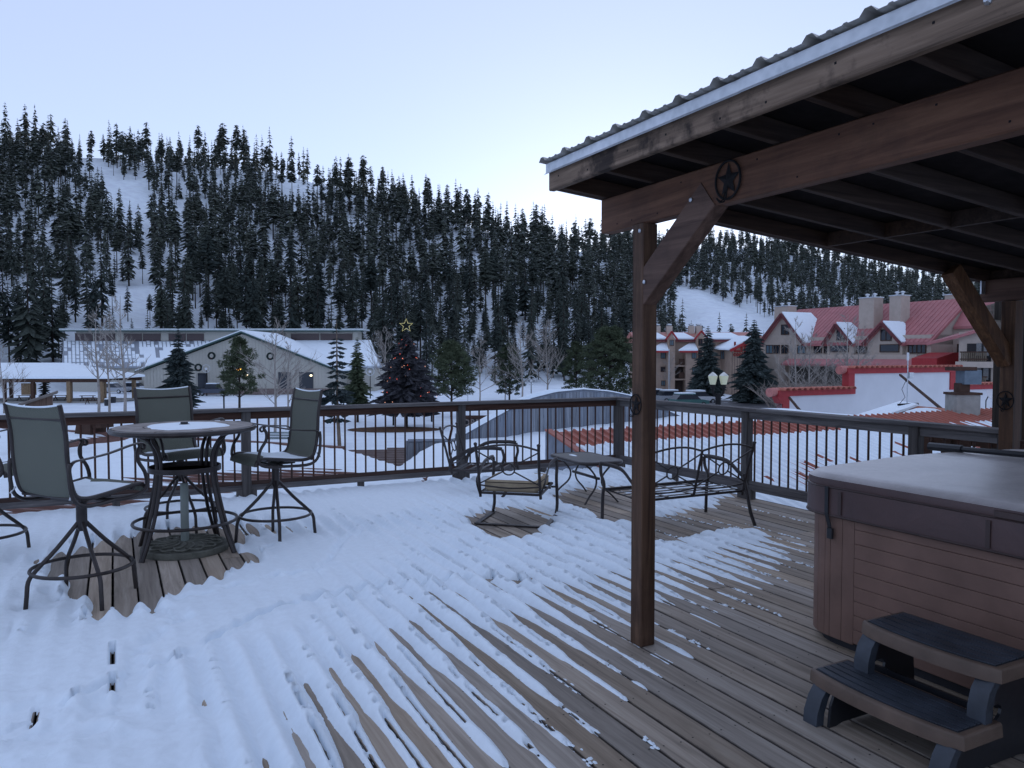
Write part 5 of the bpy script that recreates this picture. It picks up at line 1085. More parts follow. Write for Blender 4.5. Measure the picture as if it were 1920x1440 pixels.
n0, n1 = B.shape; i, j = np.meshgrid(np.arange(n0-1), np.arange(n1-1), indexing='ij'); i = i.ravel(); j = j.ravel(); q = i*n1+j; Fq = np.stack([q, q+1, q+n1+1, q+n1], -1)
hf = h.ravel(); keep = hf[Fq].max(1) > .0002; Fq = Fq[keep]; V = np.stack([B.ravel(), A.ravel(), np.maximum(hf, -.012)], -1)
used = np.zeros(len(V), bool); used[Fq.ravel()] = True; remap = np.cumsum(used)-1
me = fastmesh('deck_snow', V[used], remap[Fq], SNOW, True); o = link('deck_snow', me, None, (0,0,0), RB)
tag(o, 'snow lying on the deck, melted into long ridges over the board gaps', 'snow', kind='stuff'); print('snow faces', len(Fq))
# icy crumbs on the bare boards
m = MB(); rr_ = random.Random(12)
for u, v, L, w in ((1300,1205,.16,.03),(1180,1315,.05,.02),(1225,1408,.05,.02),(1475,1060,.14,.03),(1420,1078,.12,.03),(1460,1150,.10,.02),(1500,1032,.15,.03),(1530,1065,.16,.03),(1480,1005,.5,.02),(1400,1000,.5,.018),(1330,985,.4,.02),(1450,965,.5,.015),(1270,975,.3,.03),(1240,995,.3,.03),(1390,1128,.12,.025),(1180,1255,.08,.03),(1100,1420,.12,.03)):
    a0, b0 = to_ab(gp(u, v)); k = round((b0-GAP0)/BP); b0 = GAP0+k*BP+rr_.uniform(-.01,.01)
    for q in range(int(8+L*60)):
        x = b0+rr_.uniform(-w,w)*.7; y = a0+rr_.uniform(-L,L); r_ = rr_.uniform(.004,.011); z = rr_.uniform(.0,.004)
        m.add([(x+r_*math.cos(t*1.257+q)*rr_.uniform(.7,1.2), y+r_*1.6*math.sin(t*1.257+q), .001) for t in range(5)]+[(x,y,z+r_*.7)], [(t,(t+1)%5,5) for t in range(5)])
o = link('ice_crumbs', m.mesh('ice_crumbs', SNOW, True), None, (0,0,0), RB); tag(o, 'crumbs of frozen snow scattered on the bare deck boards', 'ice', kind='stuff')
# ---------------------------------------------------------------- railings
def bal_mesh(axis, L): m = MB(); m.tube([(0,0,0), (0,0,L)], .0105, 7, rs=[.0105,.0105]); return m.mesh('baluster', BALUSTER, True)
BAL = bal_mesh('z', .74)
RA_, RBm = 8.66, 6.08
lr = thing('long_railing', 'long weathered deck railing with dark balusters on the far side of the deck', 'railing', D(0, RA_), RB)
def rail(parent, pts, axis, posts, skip=()):
    """pts = (start, end) along the local axis; axis 0 = x, 1 = y"""
    s, e = pts
    def V3(t, o_, z): return (t, o_, z) if axis == 0 else (o_, t, z)
    mt = GREY_RAIL_X if axis == 0 else GREY_RAIL_Y
    for (t0, t1) in ((s, (s+e)/2-.002), ((s+e)/2+.002, e)):
        m = MB(); m.beam(V3(t0,0,.965), V3(t1,0,.965), .14, .038, ch=.005); part('cap_rail', m, mt, parent)
    m = MB(); m.beam(V3(s,0,.905), V3(e,0,.905), .038, .078); part('upper_rail', m, mt if axis else RUST_RAIL, parent)
    m = MB(); m.beam(V3(s,0,.178), V3(e,0,.178), .034, .042); part('baluster_rail', m, RUST_RAIL if axis == 0 else mt, parent)
    m = MB(); m.beam(V3(s,0,.125), V3(e,0,.125), .042, .062); part('bottom_rail', m, mt, parent)
    for p in posts:
        m = MB(); c = V3(p, 0, .4); m.box(c, (.092,.092,1.09), ch=.006); part('post', m, GREY_POST, parent)
        m = MB()
        for sg in (-1, 1): m.box(V3(p+sg*.075, 0, .055) if True else 0, (.055,.07,.11) if axis == 0 else (.07,.055,.11))
        part('post_block', m, GREY_POST, parent)
    ps = sorted(posts)
    for p0, p1 in zip(ps[:-1], ps[1:]):
        n = round((p1-p0)/.119); 
        for k in range(1, n):
            t = p0 + (p1-p0)*k/n
            if any(abs(t-x) < .05 for x in skip):
                m = MB(); m.tube([V3(t+.03,0,-.02), V3(t+.02,.01,.2), V3(t-.03,0,.36), V3(t-.035,.01,.5), V3(t-.005,-.01,.66), V3(t-.01,0,.9)], .015, 7, rs=[.02,.018,.016,.017,.015,.014]); part('branch_baluster', m, BALUSTER, parent, True, 'crooked natural branch used as a baluster'); continue
            o = link('baluster', BAL, parent); o.location = V3(t, 0, .165)
        m = MB(); c = (p0+p1)/2; m.box(V3(c, 0, .045), (.07,.05,.1) if axis == 0 else (.05,.07,.1)); part('support_block', m, GREY_POST, parent)
rail(lr, (-3.8, 6.13), 0, [-3.75, -1.25, 1.25, 3.76, RBm], skip=(3.641,))
sr = thing('short_railing', 'shorter weathered deck railing running from the corner back to the patio post', 'railing', D(RBm, 0), RB)
rail(sr, (3.50, RA_-.05), 1, [3.52, 4.27, 6.25, RA_-.02], skip=(8.063,))
# heavier dark pickets of the stair side beyond the short railing
g = thing('stair_gate', 'dark broad picket balustrade of the stairs behind the hot tub', 'gate', D(6.9, 4.4, -.1), RB+.35)
for k in range(9): m = MB(); m.box((.0, -1.0+k*.16, .45), (.03,.085,.84), ch=.003); part('picket', m, DARKWOOD, g)
for z in (.2, .86): m = MB(); m.beam((.035,-1.1,z), (.035,.4,z), .04, .08); part('gate_rail', m, DARKWOOD, g)
# ---------------------------------------------------------------- covered patio roof
PX, PY = 2.507, 3.332
cp = thing('patio_roof', 'brown timber patio roof with corrugated metal top on square posts over the hot tub', 'patio roof', D(PX, PY), RB)
m = MB(); m.box((0,0,1.12), (.094,.094,2.235), ch=.005); part('post', m, STAIN_Z, cp); m = MB(); m.box((3.517,.135,.98), (.105,.105,1.95), ch=.005); part('post', m, STAIN_Z, cp)
m = MB(); m.box((0,-2.65,2.333), (.076,6.01,.19), ch=.006); bmn = part('beam', m, STAIN_Y, cp)
m = MB(); m.box((3.517,-2.65,2.045), (.076,6.01,.17), ch=.006); part('beam', m, STAIN_Y, cp)
m = MB(); m.beam((0,.0,1.875), (0,-.53,2.30), .088, .155, up=(0,.6,.8), ch=.004); part('brace', m, STAIN_Y, cp)
SL = -.09
def rz_(x): return 2.43 + SL*x
m = MB(); m.beam((3.49,.15,1.50), (3.0,.285,rz_(3.0)+.02), .10, .12, up=(.8,0,.6), ch=.004); part('brace', m, STAIN_Z, cp)
ys = [.335] + [.355-s for s in (.453, .878, 1.287, 1.70, 2.115, 2.53, 2.945, 3.36, 3.775, 4.19, 4.6, 5.0)]
for y in ys:
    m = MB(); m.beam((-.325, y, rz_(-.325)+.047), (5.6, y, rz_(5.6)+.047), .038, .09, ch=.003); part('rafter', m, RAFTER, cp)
for y0, y1 in zip(ys[:-1], ys[1:]):
    for x in (1.75, 3.55):
        m = MB(); m.box((x, (y0+y1)/2, rz_(x)+.047), (.038, y0-y1-.042, .088)); part('blocking', m, RAFTER, cp)
m = MB(); m.beam((-.35,.375,2.508), (-.35,-5.6,2.508), .038, .118, ch=.005); part('fascia', m, FASCIA, cp)
m = MB(); m.beam((-.33,.372,rz_(-.33)+.052), (5.6,.372,rz_(5.6)+.052), .036, .105, ch=.004); part('end_fascia', m, RAFTER, cp)
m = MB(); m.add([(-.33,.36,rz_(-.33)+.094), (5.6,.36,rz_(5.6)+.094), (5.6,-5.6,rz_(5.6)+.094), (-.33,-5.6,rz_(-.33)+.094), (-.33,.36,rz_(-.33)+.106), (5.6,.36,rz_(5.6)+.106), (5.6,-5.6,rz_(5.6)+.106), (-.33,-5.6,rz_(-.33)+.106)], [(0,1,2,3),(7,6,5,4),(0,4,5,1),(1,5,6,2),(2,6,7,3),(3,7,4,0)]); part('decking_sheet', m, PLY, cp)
for y0, y1 in ((.405, -1.1), (-1.085, -5.6)):     # flashing pieces, each with a small drip lip
    m = MB(); dx = 0 if y0 > 0 else .003; m.add([(-.376-dx,y0,2.548),(-.376-dx,y1,2.548),(-.372-dx,y1,2.555),(-.372-dx,y0,2.555),(-.372-dx,y0,2.600),(-.372-dx,y1,2.600),(-.25,y1,2.602),(-.25,y0,2.602),(-.388-dx,y0,2.538),(-.388-dx,y1,2.538)], [(8,9,1,0),(0,1,2,3),(3,2,5,4),(4,5,6,7)]); part('flashing', m, GALV, cp)
# corrugated sheet: tall rib every 0.229 m with two small ribs between, running down the slope
prof_ = []; y = .43
while y > -5.6:
    prof_ += [(y, 0), (y-.020, .021), (y-.044, .021), (y-.064, 0), (y-.10, 0), (y-.106, .005), (y-.118, .005), (y-.124, 0), (y-.165, 0), (y-.171, .005), (y-.183, .005), (y-.189, 0)]; y -= .229
vs = []
for x in (-.402, 5.65):
    for yy, zz_ in prof_: vs.append((x, yy, rz_(x)+.146+zz_))
    for yy, zz_ in prof_: vs.append((x, yy, rz_(x)+.1445+zz_))
n = len(prof_); m = MB(); m.add(vs, [(k, k+1, 2*n+k+1, 2*n+k) for k in range(n-1)] + [(n+k, n+k+1, 3*n+k+1, 3*n+k) for k in range(n-1)] + [(k, k+1, n+k+1, n+k) for k in range(n-1)] + [(0, n, 3*n, 2*n)]); part('roof_sheet', m, ROOF_METAL, cp)
m = MB(); m.box((3.45,.32,2.07), (.05,.01,.10)); part('bracket', m, GALV, cp)
m = MB(); rr_ = random.Random(31)
for k in range(26):
    m.box((-.0385, .25-k*.21+rr_.uniform(-.05,.05), 2.27+rr_.choice((0,.035,.12))), (.002,.007,.007))
for k in range(18): m.box((-.3695, .3-k*.31+rr_.uniform(-.08,.08), 2.49+rr_.uniform(-.02,.03)), (.002,.008,.008))
part('nail_heads', m, IRON, cp, kind='stuff')
for p in ((-.048,-.06,1.93), (-.048,-.02,2.20), (-.048,-.42,2.29)):
    m = MB(); m.lathe([(.011,0),(.011,.004),(.006,.006),(0,.006)], 8, p, Matrix.Rotation(R(-90), 3, 'Y')); part('bolt_head', m, GALV, cp)
m = MB(); m.lathe([(.012,0),(.012,.006),(.006,.016),(0,.016)], 8, (-.369,-2.02,2.515), Matrix.Rotation(R(-90), 3, 'Y')); part('bolt_head', m, GALV, cp)
def star_hook(name_lb, loc, rz, sc=1.0):
    o = thing('star_hook', name_lb, 'hook', loc, rz, 'round iron star hooks'); o.scale = (sc,)*3     # local: plate lies in x-z plane, faces -y
    m = MB(); m.tube([(.078*math.cos(t*math.pi/14), -.008, .085*math.sin(t*math.pi/14)) for t in range(28)], .0055, 6, closed=True); part('ring', m, IRON, o, True)
    m = MB(); P = [(.072*(1 if k%2==0 else .42)*math.sin(k*math.pi/5), .078*(1 if k%2==0 else .42)*math.cos(k*math.pi/5)) for k in range(10)]
    m.add([(x,-.004,z) for x,z in P]+[(0,-.016,0)], [(k,(k+1)%10,10) for k in range(10)]); part('star', m, IRON, o)
    m = MB(); m.tube([(0,-.012,-.03),(0,-.018,-.08),(0,-.03,-.10),(0,-.055,-.105),(0,-.072,-.088)], .004, 6); m.tube([(-.012,-.01,-.05),(-.016,-.02,-.088),(-.02,-.034,-.095),(-.024,-.045,-.085)], .0035, 6); part('hook', m, IRON, o, True)
star_hook('round iron star hook on the patio roof beam', D(PX-.040, PY-.668, 2.335), RB-R(90))
star_hook('round iron star hook on the near patio post beside the railing', D(PX-.050, PY, 1.29), RB-R(90), .62)
star_hook('round iron star hook on the far patio post behind the hot tub', D(PX+3.517-.056, PY+.135, 1.21), RB-R(90), .8)
# rough timber shelter further right
ts = thing('log_shelter', 'rough dark log post with a small shingled eave behind the far patio post', 'shelter', at(1893, 0, 7.6).xy.to_3d(), RB)
m = MB(); m.tube([(0,0,-1.2),(.01,0,.4),(-.01,.01,1.2),(0,0,1.95)], .055, 8, rs=[.07,.06,.055,.06]); part('log_post', m, m_wood('log_bark', (.02,.014,.01), (.045,.03,.02), (.08,.055,.035), 'z'), ts, True)
m = MB(); m.tube([(.14,-.1,-1.2),(.15,-.1,.5),(.13,-.1,2.2)], .05, 8); part('log_post', m, m_wood('log_bark2', (.02,.014,.01), (.05,.034,.022), (.10,.07,.04), 'z'), ts, True)
SH = m_plain('wood_shingle', (.14,.12,.10), .9, .1, var=.4)
_c = [at(1816, 587, 8.6), at(1905, 560, 8.6), at(1905, 641, 7.3), at(1852, 641, 7.3)]; _o = Vector(ts.location); _I = Matrix.Rotation(-RB, 3, 'Z'); _c = [_I @ (p - _o) for p in _c]
for w in range(5):
    for q in range(7):
        def _P(s, t): return _c[3].lerp(_c[2], s).lerp(_c[0].lerp(_c[1], s), t)
        a_, b_, c2_, d_ = _P(q/7+.005, w/5), _P((q+1)/7-.005, w/5), _P((q+1)/7-.005, (w+1)/5+.04), _P(q/7+.005, (w+1)/5+.04); up = Vector((0,0,.012)); lo_ = Vector((0,0,-.012))
        m = MB(); m.add([a_+lo_, b_+lo_, c2_, d_, a_+lo_+up, b_+lo_+up, c2_+up, d_+up], [(0,3,2,1),(4,5,6,7),(0,1,5,4),(1,2,6,5),(2,3,7,6),(3,0,4,7)]); part('shingle', m, SH, ts)
m = MB(); m.beam(_c[3]+Vector((0,0,.02)), _c[2]+Vector((0,0,.02)), .03, .05); part('eave_board', m, BLACKPL, ts); m = MB(); m.beam(_c[3]+Vector((-.01,0,.02)), _c[0]+Vector((-.01,0,.02)), .03, .06); part('eave_board', m, BLACKPL, ts)
m = MB(); m.box((.95, .3, 1.0), (1.3, .08, 4.0)); part('plank_wall', m, m_wood('shelter_wall', (.02,.014,.01), (.04,.028,.02), (.07,.05,.035), 'z'), ts)

# ---------------------------------------------------------------- hot tub
TB0, TB1, TA0, TA1 = 3.395, 5.50, .98, 3.08; cbx, cay = (TB0+TB1)/2, (TA0+TA1)/2
tub = thing('hot_tub', 'brown panelled hot tub closed with a padded vinyl cover', 'hot tub', D(cbx, cay), RB); hx, hy = (TB1-TB0)/2, (TA1-TA0)/2
def rrect(hx, hy, r, n=6):
    P = []
    for cx_, cy_, a0 in ((hx-r,hy-r,0),(-hx+r,hy-r,90),(-hx+r,-hy+r,180),(hx-r,-hy+r,270)):
        for k in range(n+1): t = R(a0+90*k/n); P.append((cx_+r*math.cos(t), cy_+r*math.sin(t)))
    return P
m = MB(); m.prism(rrect(hx-.03,hy-.03,.2), .06, O=(0,0,.0), X=(1,0,0), Y=(0,1,0), N=(0,0,1)); part('base', m, TUB_DARK, tub)
m = MB(); m.prism(rrect(hx-.02,hy-.02,.2), .72, O=(0,0,.05), X=(1,0,0), Y=(0,1,0), N=(0,0,1)); part('shell', m, TUB_DARK, tub)
rc = .26; z0_, z1_ = .055, .80
for side in range(4):         # horizontal panel boards between the corner columns
    M3 = Matrix.Rotation(R(90*side), 3, 'Z'); L = (hy if side % 2 == 0 else hx) - .37; d = hx if side % 2 == 0 else hy
    for k in range(10):
        hh = (z1_-z0_)/10; c = M3 @ Vector((-d-.001, 0, z0_+hh*(k+.5))); m = MB(); sz = (.022, 2*L-.004, hh-.0012); vs_ = MB().box((0,0,0), sz).v
        bb = MB(); x, y, z = sz[0]/2, sz[1]/2, sz[2]/2; bb.add([(-x+.003,-y,-z),(x,-y,-z),(x,y,-z),(-x+.003,y,-z),(-x,-y,-z+.003),(-x,y,-z+.003),(-x,-y,z-.0015),(-x,y,z-.0015),(-x+.0015,-y,z),(x,-y,z),(x,y,z),(-x+.0015,y,z)], [(0,3,2,1),(0,4,5,3),(4,6,7,5),(6,8,11,7),(8,9,10,11),(1,2,10,9),(0,1,9,8,6,4),(3,5,7,11,10,2)])
        m.v = [tuple(M3 @ Vector(p) + c) for p in bb.v]; m.f = bb.f; part('panel_board', m, TUB_PANEL, tub)
for sx in (-1, 1):            # rounded corner columns of upright slats
    for sy in (-1, 1):
        rc2 = .20; path = [Vector((hx+.004, hy-.365)), Vector((hx+.004, hy-.29)), Vector((hx+.004, hy-.215))]
        path += [Vector((hx-rc2+(rc2+.004)*math.cos(t*math.pi/8), hy-rc2+(rc2+.004)*math.sin(t*math.pi/8))) for t in (.25, 1, 2, 3, 3.75)]
        path += [Vector((hx-.215, hy+.004)), Vector((hx-.29, hy+.004)), Vector((hx-.365, hy+.004))]
        for p0, p1 in zip(path[:-1], path[1:]):
            d_ = (p1-p0).normalized(); nrm = Vector((-d_.y, d_.x)); q0, q1 = p0+d_*.0015, p1-d_*.0015; P = [q0, q0.lerp(q1, .5)+nrm*(-.002), q1, q1+nrm*.02, q0+nrm*.02]
            m = MB(); m.prism([(p.x*sx, p.y*sy) for p in P], z1_-z0_+.02, O=(0,0,z0_-.01), X=(1,0,0), Y=(0,1,0), N=(0,0,1)); part('corner_slat', m, TUB_PANEL, tub)
# cover: rounded padded slab in two halves and a skirt
def slab(P, zs, name, mat, parent):
    n = len(P); vs = []; fs = []
    for s, z in zs:
        for x, y in P: vs.append((x*s[0], y*s[1], z))
    for k in range(len(zs)-1): fs += [(k*n+i, k*n+(i+1)%n, (k+1)*n+(i+1)%n, (k+1)*n+i) for i in range(n)]
    m = MB(); m.add(vs, fs + [tuple(range((len(zs)-1)*n, len(zs)*n))]); return part(name, m, mat, parent, True)
Pc = rrect(hx+.035, hy+.035, .22, 8); f1 = .988
slab(Pc, [((1.0,1.0),.70), ((1.002,1.002),.73), ((1.0,1.0),.855)], 'cover_skirt', VINYL, tub)
m = MB(); m.tube([(x*1.002, y*1.002, .703) for x, y in Pc], .006, 5, closed=True); m.tube([(x*1.001, y*1.001, .852) for x, y in Pc], .005, 5, closed=True); part('cover_piping', m, VINYL_TRIM, tub)
nx, ny = 60, 60; Vv = []; Rr = .22
for i in range(nx+1):
    for j in range(ny+1):
        x = -1+2*i/nx; y = -1+2*j/ny; x = math.sin(x*math.pi/2)*.15+x*.85 if False else x; X_, Y_ = x*(hx+.03), y*(hy+.03); ax_, ay_ = abs(X_)-(hx+.03-Rr), abs(Y_)-(hy+.03-Rr)
        if ax_ > 0 and ay_ > 0:
            mx = max(ax_, ay_); L = math.hypot(ax_, ay_); f = mx/L; ax_, ay_ = ax_*f, ay_*f; X_ = math.copysign(hx+.03-Rr+ax_, X_); Y_ = math.copysign(hy+.03-Rr+ay_, Y_)
        e = max(abs(x), abs(y)); X2 = X_-(-.25)
        z = .918 + .03*(1-min(1, abs(X_+.05)/(hx))) - .028*max(0, (e-.93)/.07)**2.2 - .016*math.exp(-((X_+.05)/.012)**2)
        z += .006*float(fbm(np.array([X_*2.2]), np.array([Y_*2.2]), 401, 3)[0])
        Vv.append((X_, Y_, z))
m = MB(); m.add(Vv, [(i*(ny+1)+j, (i+1)*(ny+1)+j, (i+1)*(ny+1)+j+1, i*(ny+1)+j+1) for i in range(nx) for j in range(ny)]); part('cover_top', m, VINYL, tub, 'all')
slab(rrect(hx+.03, hy+.03, .22, 8), [((1,1),.85), ((1.004,1.004),.875), ((1,1),.8945)], 'cover_side', VINYL, tub)
for y in (-.02, 1.0-.30):
    m = MB(); m.box((-hx-.041, hy-.30 if y > 0 else y, .775), (.004,.02,.12)); part('cover_seam', m, VINYL_TRIM, tub)
m = MB(); m.beam((-hx-.045, -.05, .872), (-hx-.045, -.42, .872), .012, .03); part('cover_handle', m, VINYL_TRIM, tub)
ysr = hy-.22; m = MB(); m.beam((-hx-.045, ysr, .855), (-hx-.044, ysr, .715), .022, .005, up=(1,0,0), ch=0); m.beam((-hx-.044, ysr, .715), (-hx-.022, ysr-.01, .61), .022, .005, up=(1,0,0), ch=0); st_ = part('strap', m, BLACKPL, tub)
m = MB(); m.box((-hx-.026, ysr-.01, .605), (.02,.034,.055), ch=.004); part('buckle', m, BLACKPL, st_)
m = MB(); m.tube([(-hx-.016, hy-.34, .735), (-hx-.022, hy-.34, .735)], .009, 8); part('screw', m, TUB_DARK, tub)
# lifter bar across the cover
lb_ = thing('cover_lifter', 'black padded cover lifter bar lying across the hot tub cover', 'cover lifter', D(4.72, 2.1, .945), RB)
m = MB(); m.tube([(0,1.08,.012),(0,0,.035),(0,-1.1,.03)], .018, 8); part('bar', m, BLACKPL, lb_, True); m = MB(); m.tube([(0,1.12,.012),(0,.9,.016)], .026, 8); part('elbow', m, BLACKPL, lb_, True)
# ---------------------------------------------------------------- spa steps
S0b, S0a = 2.64, 1.66
sp_ = thing('spa_steps', 'two tread spa steps with brown rims, dark ribbed treads and curved blue black legs', 'steps', D(S0b, S0a), RB); SLn = .70
def tread(b0, b1, z, name, SLn=.68):
    n = 14; vs = []; bow = lambda t: -.030*(1-(2*t-1)**2)
    P = [(b0+bow(k/n)+.02*(abs(2*k/n-1)**8), SLn*k/n) for k in range(n+1)]; Q = [(b1, SLn), (b1, 0)]; poly = P + Q
    m = MB(); lay = []
    for sc, zz_ in ((0.0, z-.052), (.004, z-.055), (0, z-.012), (-.006, z-.003), (-.014, z)):
        lay.append([((x-(b0+b1)/2)*(1+sc*4)+(b0+b1)/2, (y-SLn/2)*(1+sc*2)+SLn/2, zz_) for x, y in poly])
    N = len(poly)
    for l in lay: vs += l
    fs = [(k*N+i, k*N+(i+1)%N, (k+1)*N+(i+1)%N, (k+1)*N+i) for k in range(len(lay)-1) for i in range(N)] + [tuple(range(N-1,-1,-1)), tuple(range((len(lay)-1)*N, len(lay)*N))]
    m.add(vs, fs); o = part(name, m, BROWNPL, sp_, True)
    bw_ = (b1-b0-.05)/5
    gp_ = [(b0+.022+bow(k/n), .024+(SLn-.048)*k/n) for k in range(n+1)] + [(b1-.018, SLn-.024), (b1-.018, .024)]
    m = MB(); m.prism(gp_, .0012, O=(0,0,z+.0003), X=(1,0,0), Y=(0,1,0), N=(0,0,1)); part('tread_groove', m, TUB_DARK, o)
    for r_ in range(5):          # ribbed plates with dark grooves between
        x0 = b0+.028+bw_*r_; pl = [(x0+bow(k/n)*(1-r_/5), .03+(SLn-.06)*k/n) for k in range(n+1)]; pl2 = [(x0+bw_-.010+bow(k/n)*(1-(r_+1)/5), .03+(SLn-.06)*k/n) for k in range(n, -1, -1)]
        q = pl+pl2; N = len(q); m = MB(); m.add([(x,y,z+.0018) for x,y in q]+[(x,y,z+.006) for x,y in q], [(i,(i+1)%N,N+(i+1)%N,N+i) for i in range(N)] + [(N+i, N+i+1, 2*N-2-i, 2*N-1-i) for i in range(n)]); part('tread_rib', m, NAVYPL, o)
    return o
tread(0, .245, .20, 'lower_tread'); tread(.215, .50, .40, 'upper_tread', .595)
for y, hole in ((.035, True), (SLn-.035-.03, True)):
    pass
def leg_panel(y, yu):
    P = [(-.02,0),(.02,0),(.06,.01),(.45,.01),(.49,.0),(.53,0),(.50,.345),(.23,.345),(.205,.30),(.205,.155),(.02,.155),(-.01,.09)]
    hole = [(.27+.05*math.cos(t)*1.1+.03*math.sin(2*t)*0, .20+.035*math.sin(t)+.012*math.cos(t)) for t in [2*math.pi*k/12 for k in range(12)]]
    m = MB(); m.prism(P, .012, O=(0,yu,0), holes=[list(reversed(hole))]); part('side_panel', m, BLACKPL, sp_)
    for y, pts in ((y, [(-.05,0),(-.045,.05),(-.02,.11),(.01,.147)]), (yu, [(.175,.16),(.18,.25),(.20,.31),(.23,.345)])):     # curved wide legs
        m = MB(); W = .07; vs = []
        for x, z in pts: vs += [(x-.012,y-W/2,z),(x-.012,y+W/2,z),(x+.03,y+W/2,z),(x+.03,y-W/2,z)]
        k = len(pts); m.add(vs, [(4*i+j_, 4*i+(j_+1)%4, 4*i+4+(j_+1)%4, 4*i+4+j_) for i in range(k-1) for j_ in range(4)] + [(3,2,1,0), (4*k-4,4*k-3,4*k-2,4*k-1)]); part('leg', m, NAVYPL, sp_, True)
leg_panel(SLn-.09, SLn-.155); leg_panel(.05, .05)
m = MB(); m.box((.30, SLn/2, .10), (.012, SLn-.14, .2)); part('back_panel', m, BLACKPL, sp_)

# ---------------------------------------------------------------- bar chairs
def smooth_path(P, n=4):
    P = [Vector(p) for p in P]; out = []
    for i in range(len(P)-1):
        p0, p1, p2, p3 = P[max(i-1,0)], P[i], P[i+1], P[min(i+2,len(P)-1)]
        for k in range(n):
            t = k/n; out.append(.5*((2*p1)+(p2-p0)*t+(2*p0-5*p1+4*p2-p3)*t*t+(3*p1-p0-3*p2+p3)*t**3))
    out.append(P[-1]); return out
SP = smooth_path([(0,.275,.665),(0,.265,.70),(0,.22,.722),(0,.12,.712),(0,-.04,.692),(0,-.15,.688),(0,-.215,.715),(0,-.245,.80),(0,-.262,.93),(0,-.27,1.08),(0,-.295,1.22),(0,-.305,1.26)], 4)
def bar_chair(label, loc, rz, base=0.0, snow=True):
    QR = Matrix.Rotation(base - rz, 3, 'Z')
    o = thing('bar_chair', label, 'bar chair', loc, rz, 'swivel bar chairs round the tall table')
    for sx in (-1, 1):
        for sy in (-1, 1):
            m = MB(); m.tube(smooth_path([QR @ Vector(_q) for _q in [(sx*.012,sy*.012,.50),(sx*.10,sy*.10,.355),(sx*.185,sy*.185,.235),(sx*.215,sy*.215,.175),(sx*.222,sy*.222,.09),(sx*.228,sy*.228,0)]], 3), .0135, 8, flat=1.0); part('leg', m, BRONZE, o, True)
    m = MB(); m.tube([(.288*math.cos(t*math.pi/20), .288*math.sin(t*math.pi/20), .215) for t in range(40)], .0115, 7, closed=True); part('foot_ring', m, BRONZE, o, True)
    m = MB(); m.lathe([(.020,.44),(.032,.47),(.032,.62),(.05,.63),(.05,.64),(0,.642)], 14); m.box((0,0,.652), (.24,.24,.012)); part('swivel_column', m, BRONZE, o, True)
    for sx in (-1, 1):
        m = MB(); m.tube([(sx*.250, p.y, p.z) for p in SP], .014, 8); part('side_rail', m, BRONZE, o, True)
        x = sx*.276; A_ = smooth_path([(sx*.12,.02,.645),(x*.9,.05,.648),(x,.14,.652),(x,.235,.675),(x,.262,.72),(x,.245,.80),(x,.20,.87),(x,.195,.93),(x,.215,.968),(x,.205,.985)], 3)
        m = MB(); m.tube(A_, .0125, 8); m.tube(smooth_path([(x*.9,.05,.648),(x,-.14,.645),(x,-.225,.672),(x,-.262,.74),(x,-.272,.86),(x,-.265,.915)], 3), .0125, 8); part('arm_support', m, BRONZE, o, True)
        B_ = smooth_path([(x,-.268,.89),(x,-.24,.922),(x,-.16,.93),(x,-.02,.945),(x,.12,.975),(x,.20,.988),(x,.235,.982),(x,.247,.962),(x,.235,.945),(x,.22,.952)], 3)
        m = MB(); m.tube(B_, .018, 8, flat=.35); part('armrest', m, BRONZE, o, True)
        m = MB(); m.tube([(x, -.272, .70), (sx*.262, -.245, .74)], .006, 6); part('bolt', m, GALV, o)
    m = MB(); m.tube([(-.262,-.20,.69),(.262,-.20,.69)], .011, 7); m.tube([(-.262,.17,.70),(.262,.17,.70)], .011, 7); m.tube([(-.25,-.285,1.17),(.25,-.285,1.17)], .008, 7); part('cross_bar', m, BRONZE, o, True)
    # sling: one cloth from the rolled front edge up to the head of the back
    n = 12; vs = []; P = [Vector((0,p.y,p.z)) for p in SP]
    for i, p in enumerate(P):
        t = (P[min(i+1,len(P)-1)]-P[max(i-1,0)]).normalized(); nn = Vector((0,-t.z,t.y)); f = i/(len(P)-1); sag = .012 if f < .55 else .004
        for k in range(n+1):
            u = -1+2*k/n; q = p - nn*sag*(1-u*u)*(1 if f < .5 else -1) + Vector((u*.246,0,0)); q.z += (-.022*(1-u*u) if i == len(P)-1 else 0) + (-.012*(1-u*u) if i == len(P)-2 else 0); vs.append(q)
    nn_ = len(vs); vs += [v+Vector((0,.002,-.003)) for v in vs]; w_ = n+1; L = len(P)
    fs = [(i*w_+k, i*w_+k+1, (i+1)*w_+k+1, (i+1)*w_+k) for i in range(L-1) for k in range(n)]; fs += [tuple(nn_+a for a in reversed(f)) for f in fs]
    m = MB(); m.add(vs, fs); o2 = link('sling', m.mesh('sling', SLING, 'all', fixn=False), o)
    if snow:
        g = 14; vs = []
        for i in range(g+1):
            for k in range(g+1):
                y = -.20+.42*i/g; x = -.24+.48*k/g; e = min(1, min(i,g-i,k,g-k)/2.5); nz = float(fbm(np.array([x*9+loc[0]*3]), np.array([y*9+loc[1]*3]), 7, 3)[0]); zz_ = np.interp(y, [-.2,-.15,-.04,.12,.22], [.70,.688,.692,.712,.72])
                vs.append((x*(1+nz*.12), y, zz_-.012*(1-(x/.26)**2)+.002+e*(.026+.02*max(0,-y*3))+nz*.016*e))
        m = MB(); m.add(vs, [(i*(g+1)+k, i*(g+1)+k+1, (i+1)*(g+1)+k+1, (i+1)*(g+1)+k) for i in range(g) for k in range(g)]); s_ = part('seat_snow', m, SNOW, o, 'all', kind='stuff')
        m = MB(); m.tube([(x_,-.305,1.262-.02*(1-(x_/.26)**2)) for x_ in [-.24+.04*k for k in range(13)]], .006, 5); part('frost_edge', m, SNOW, o)
    return o
def deg(phi): return R(phi-90)
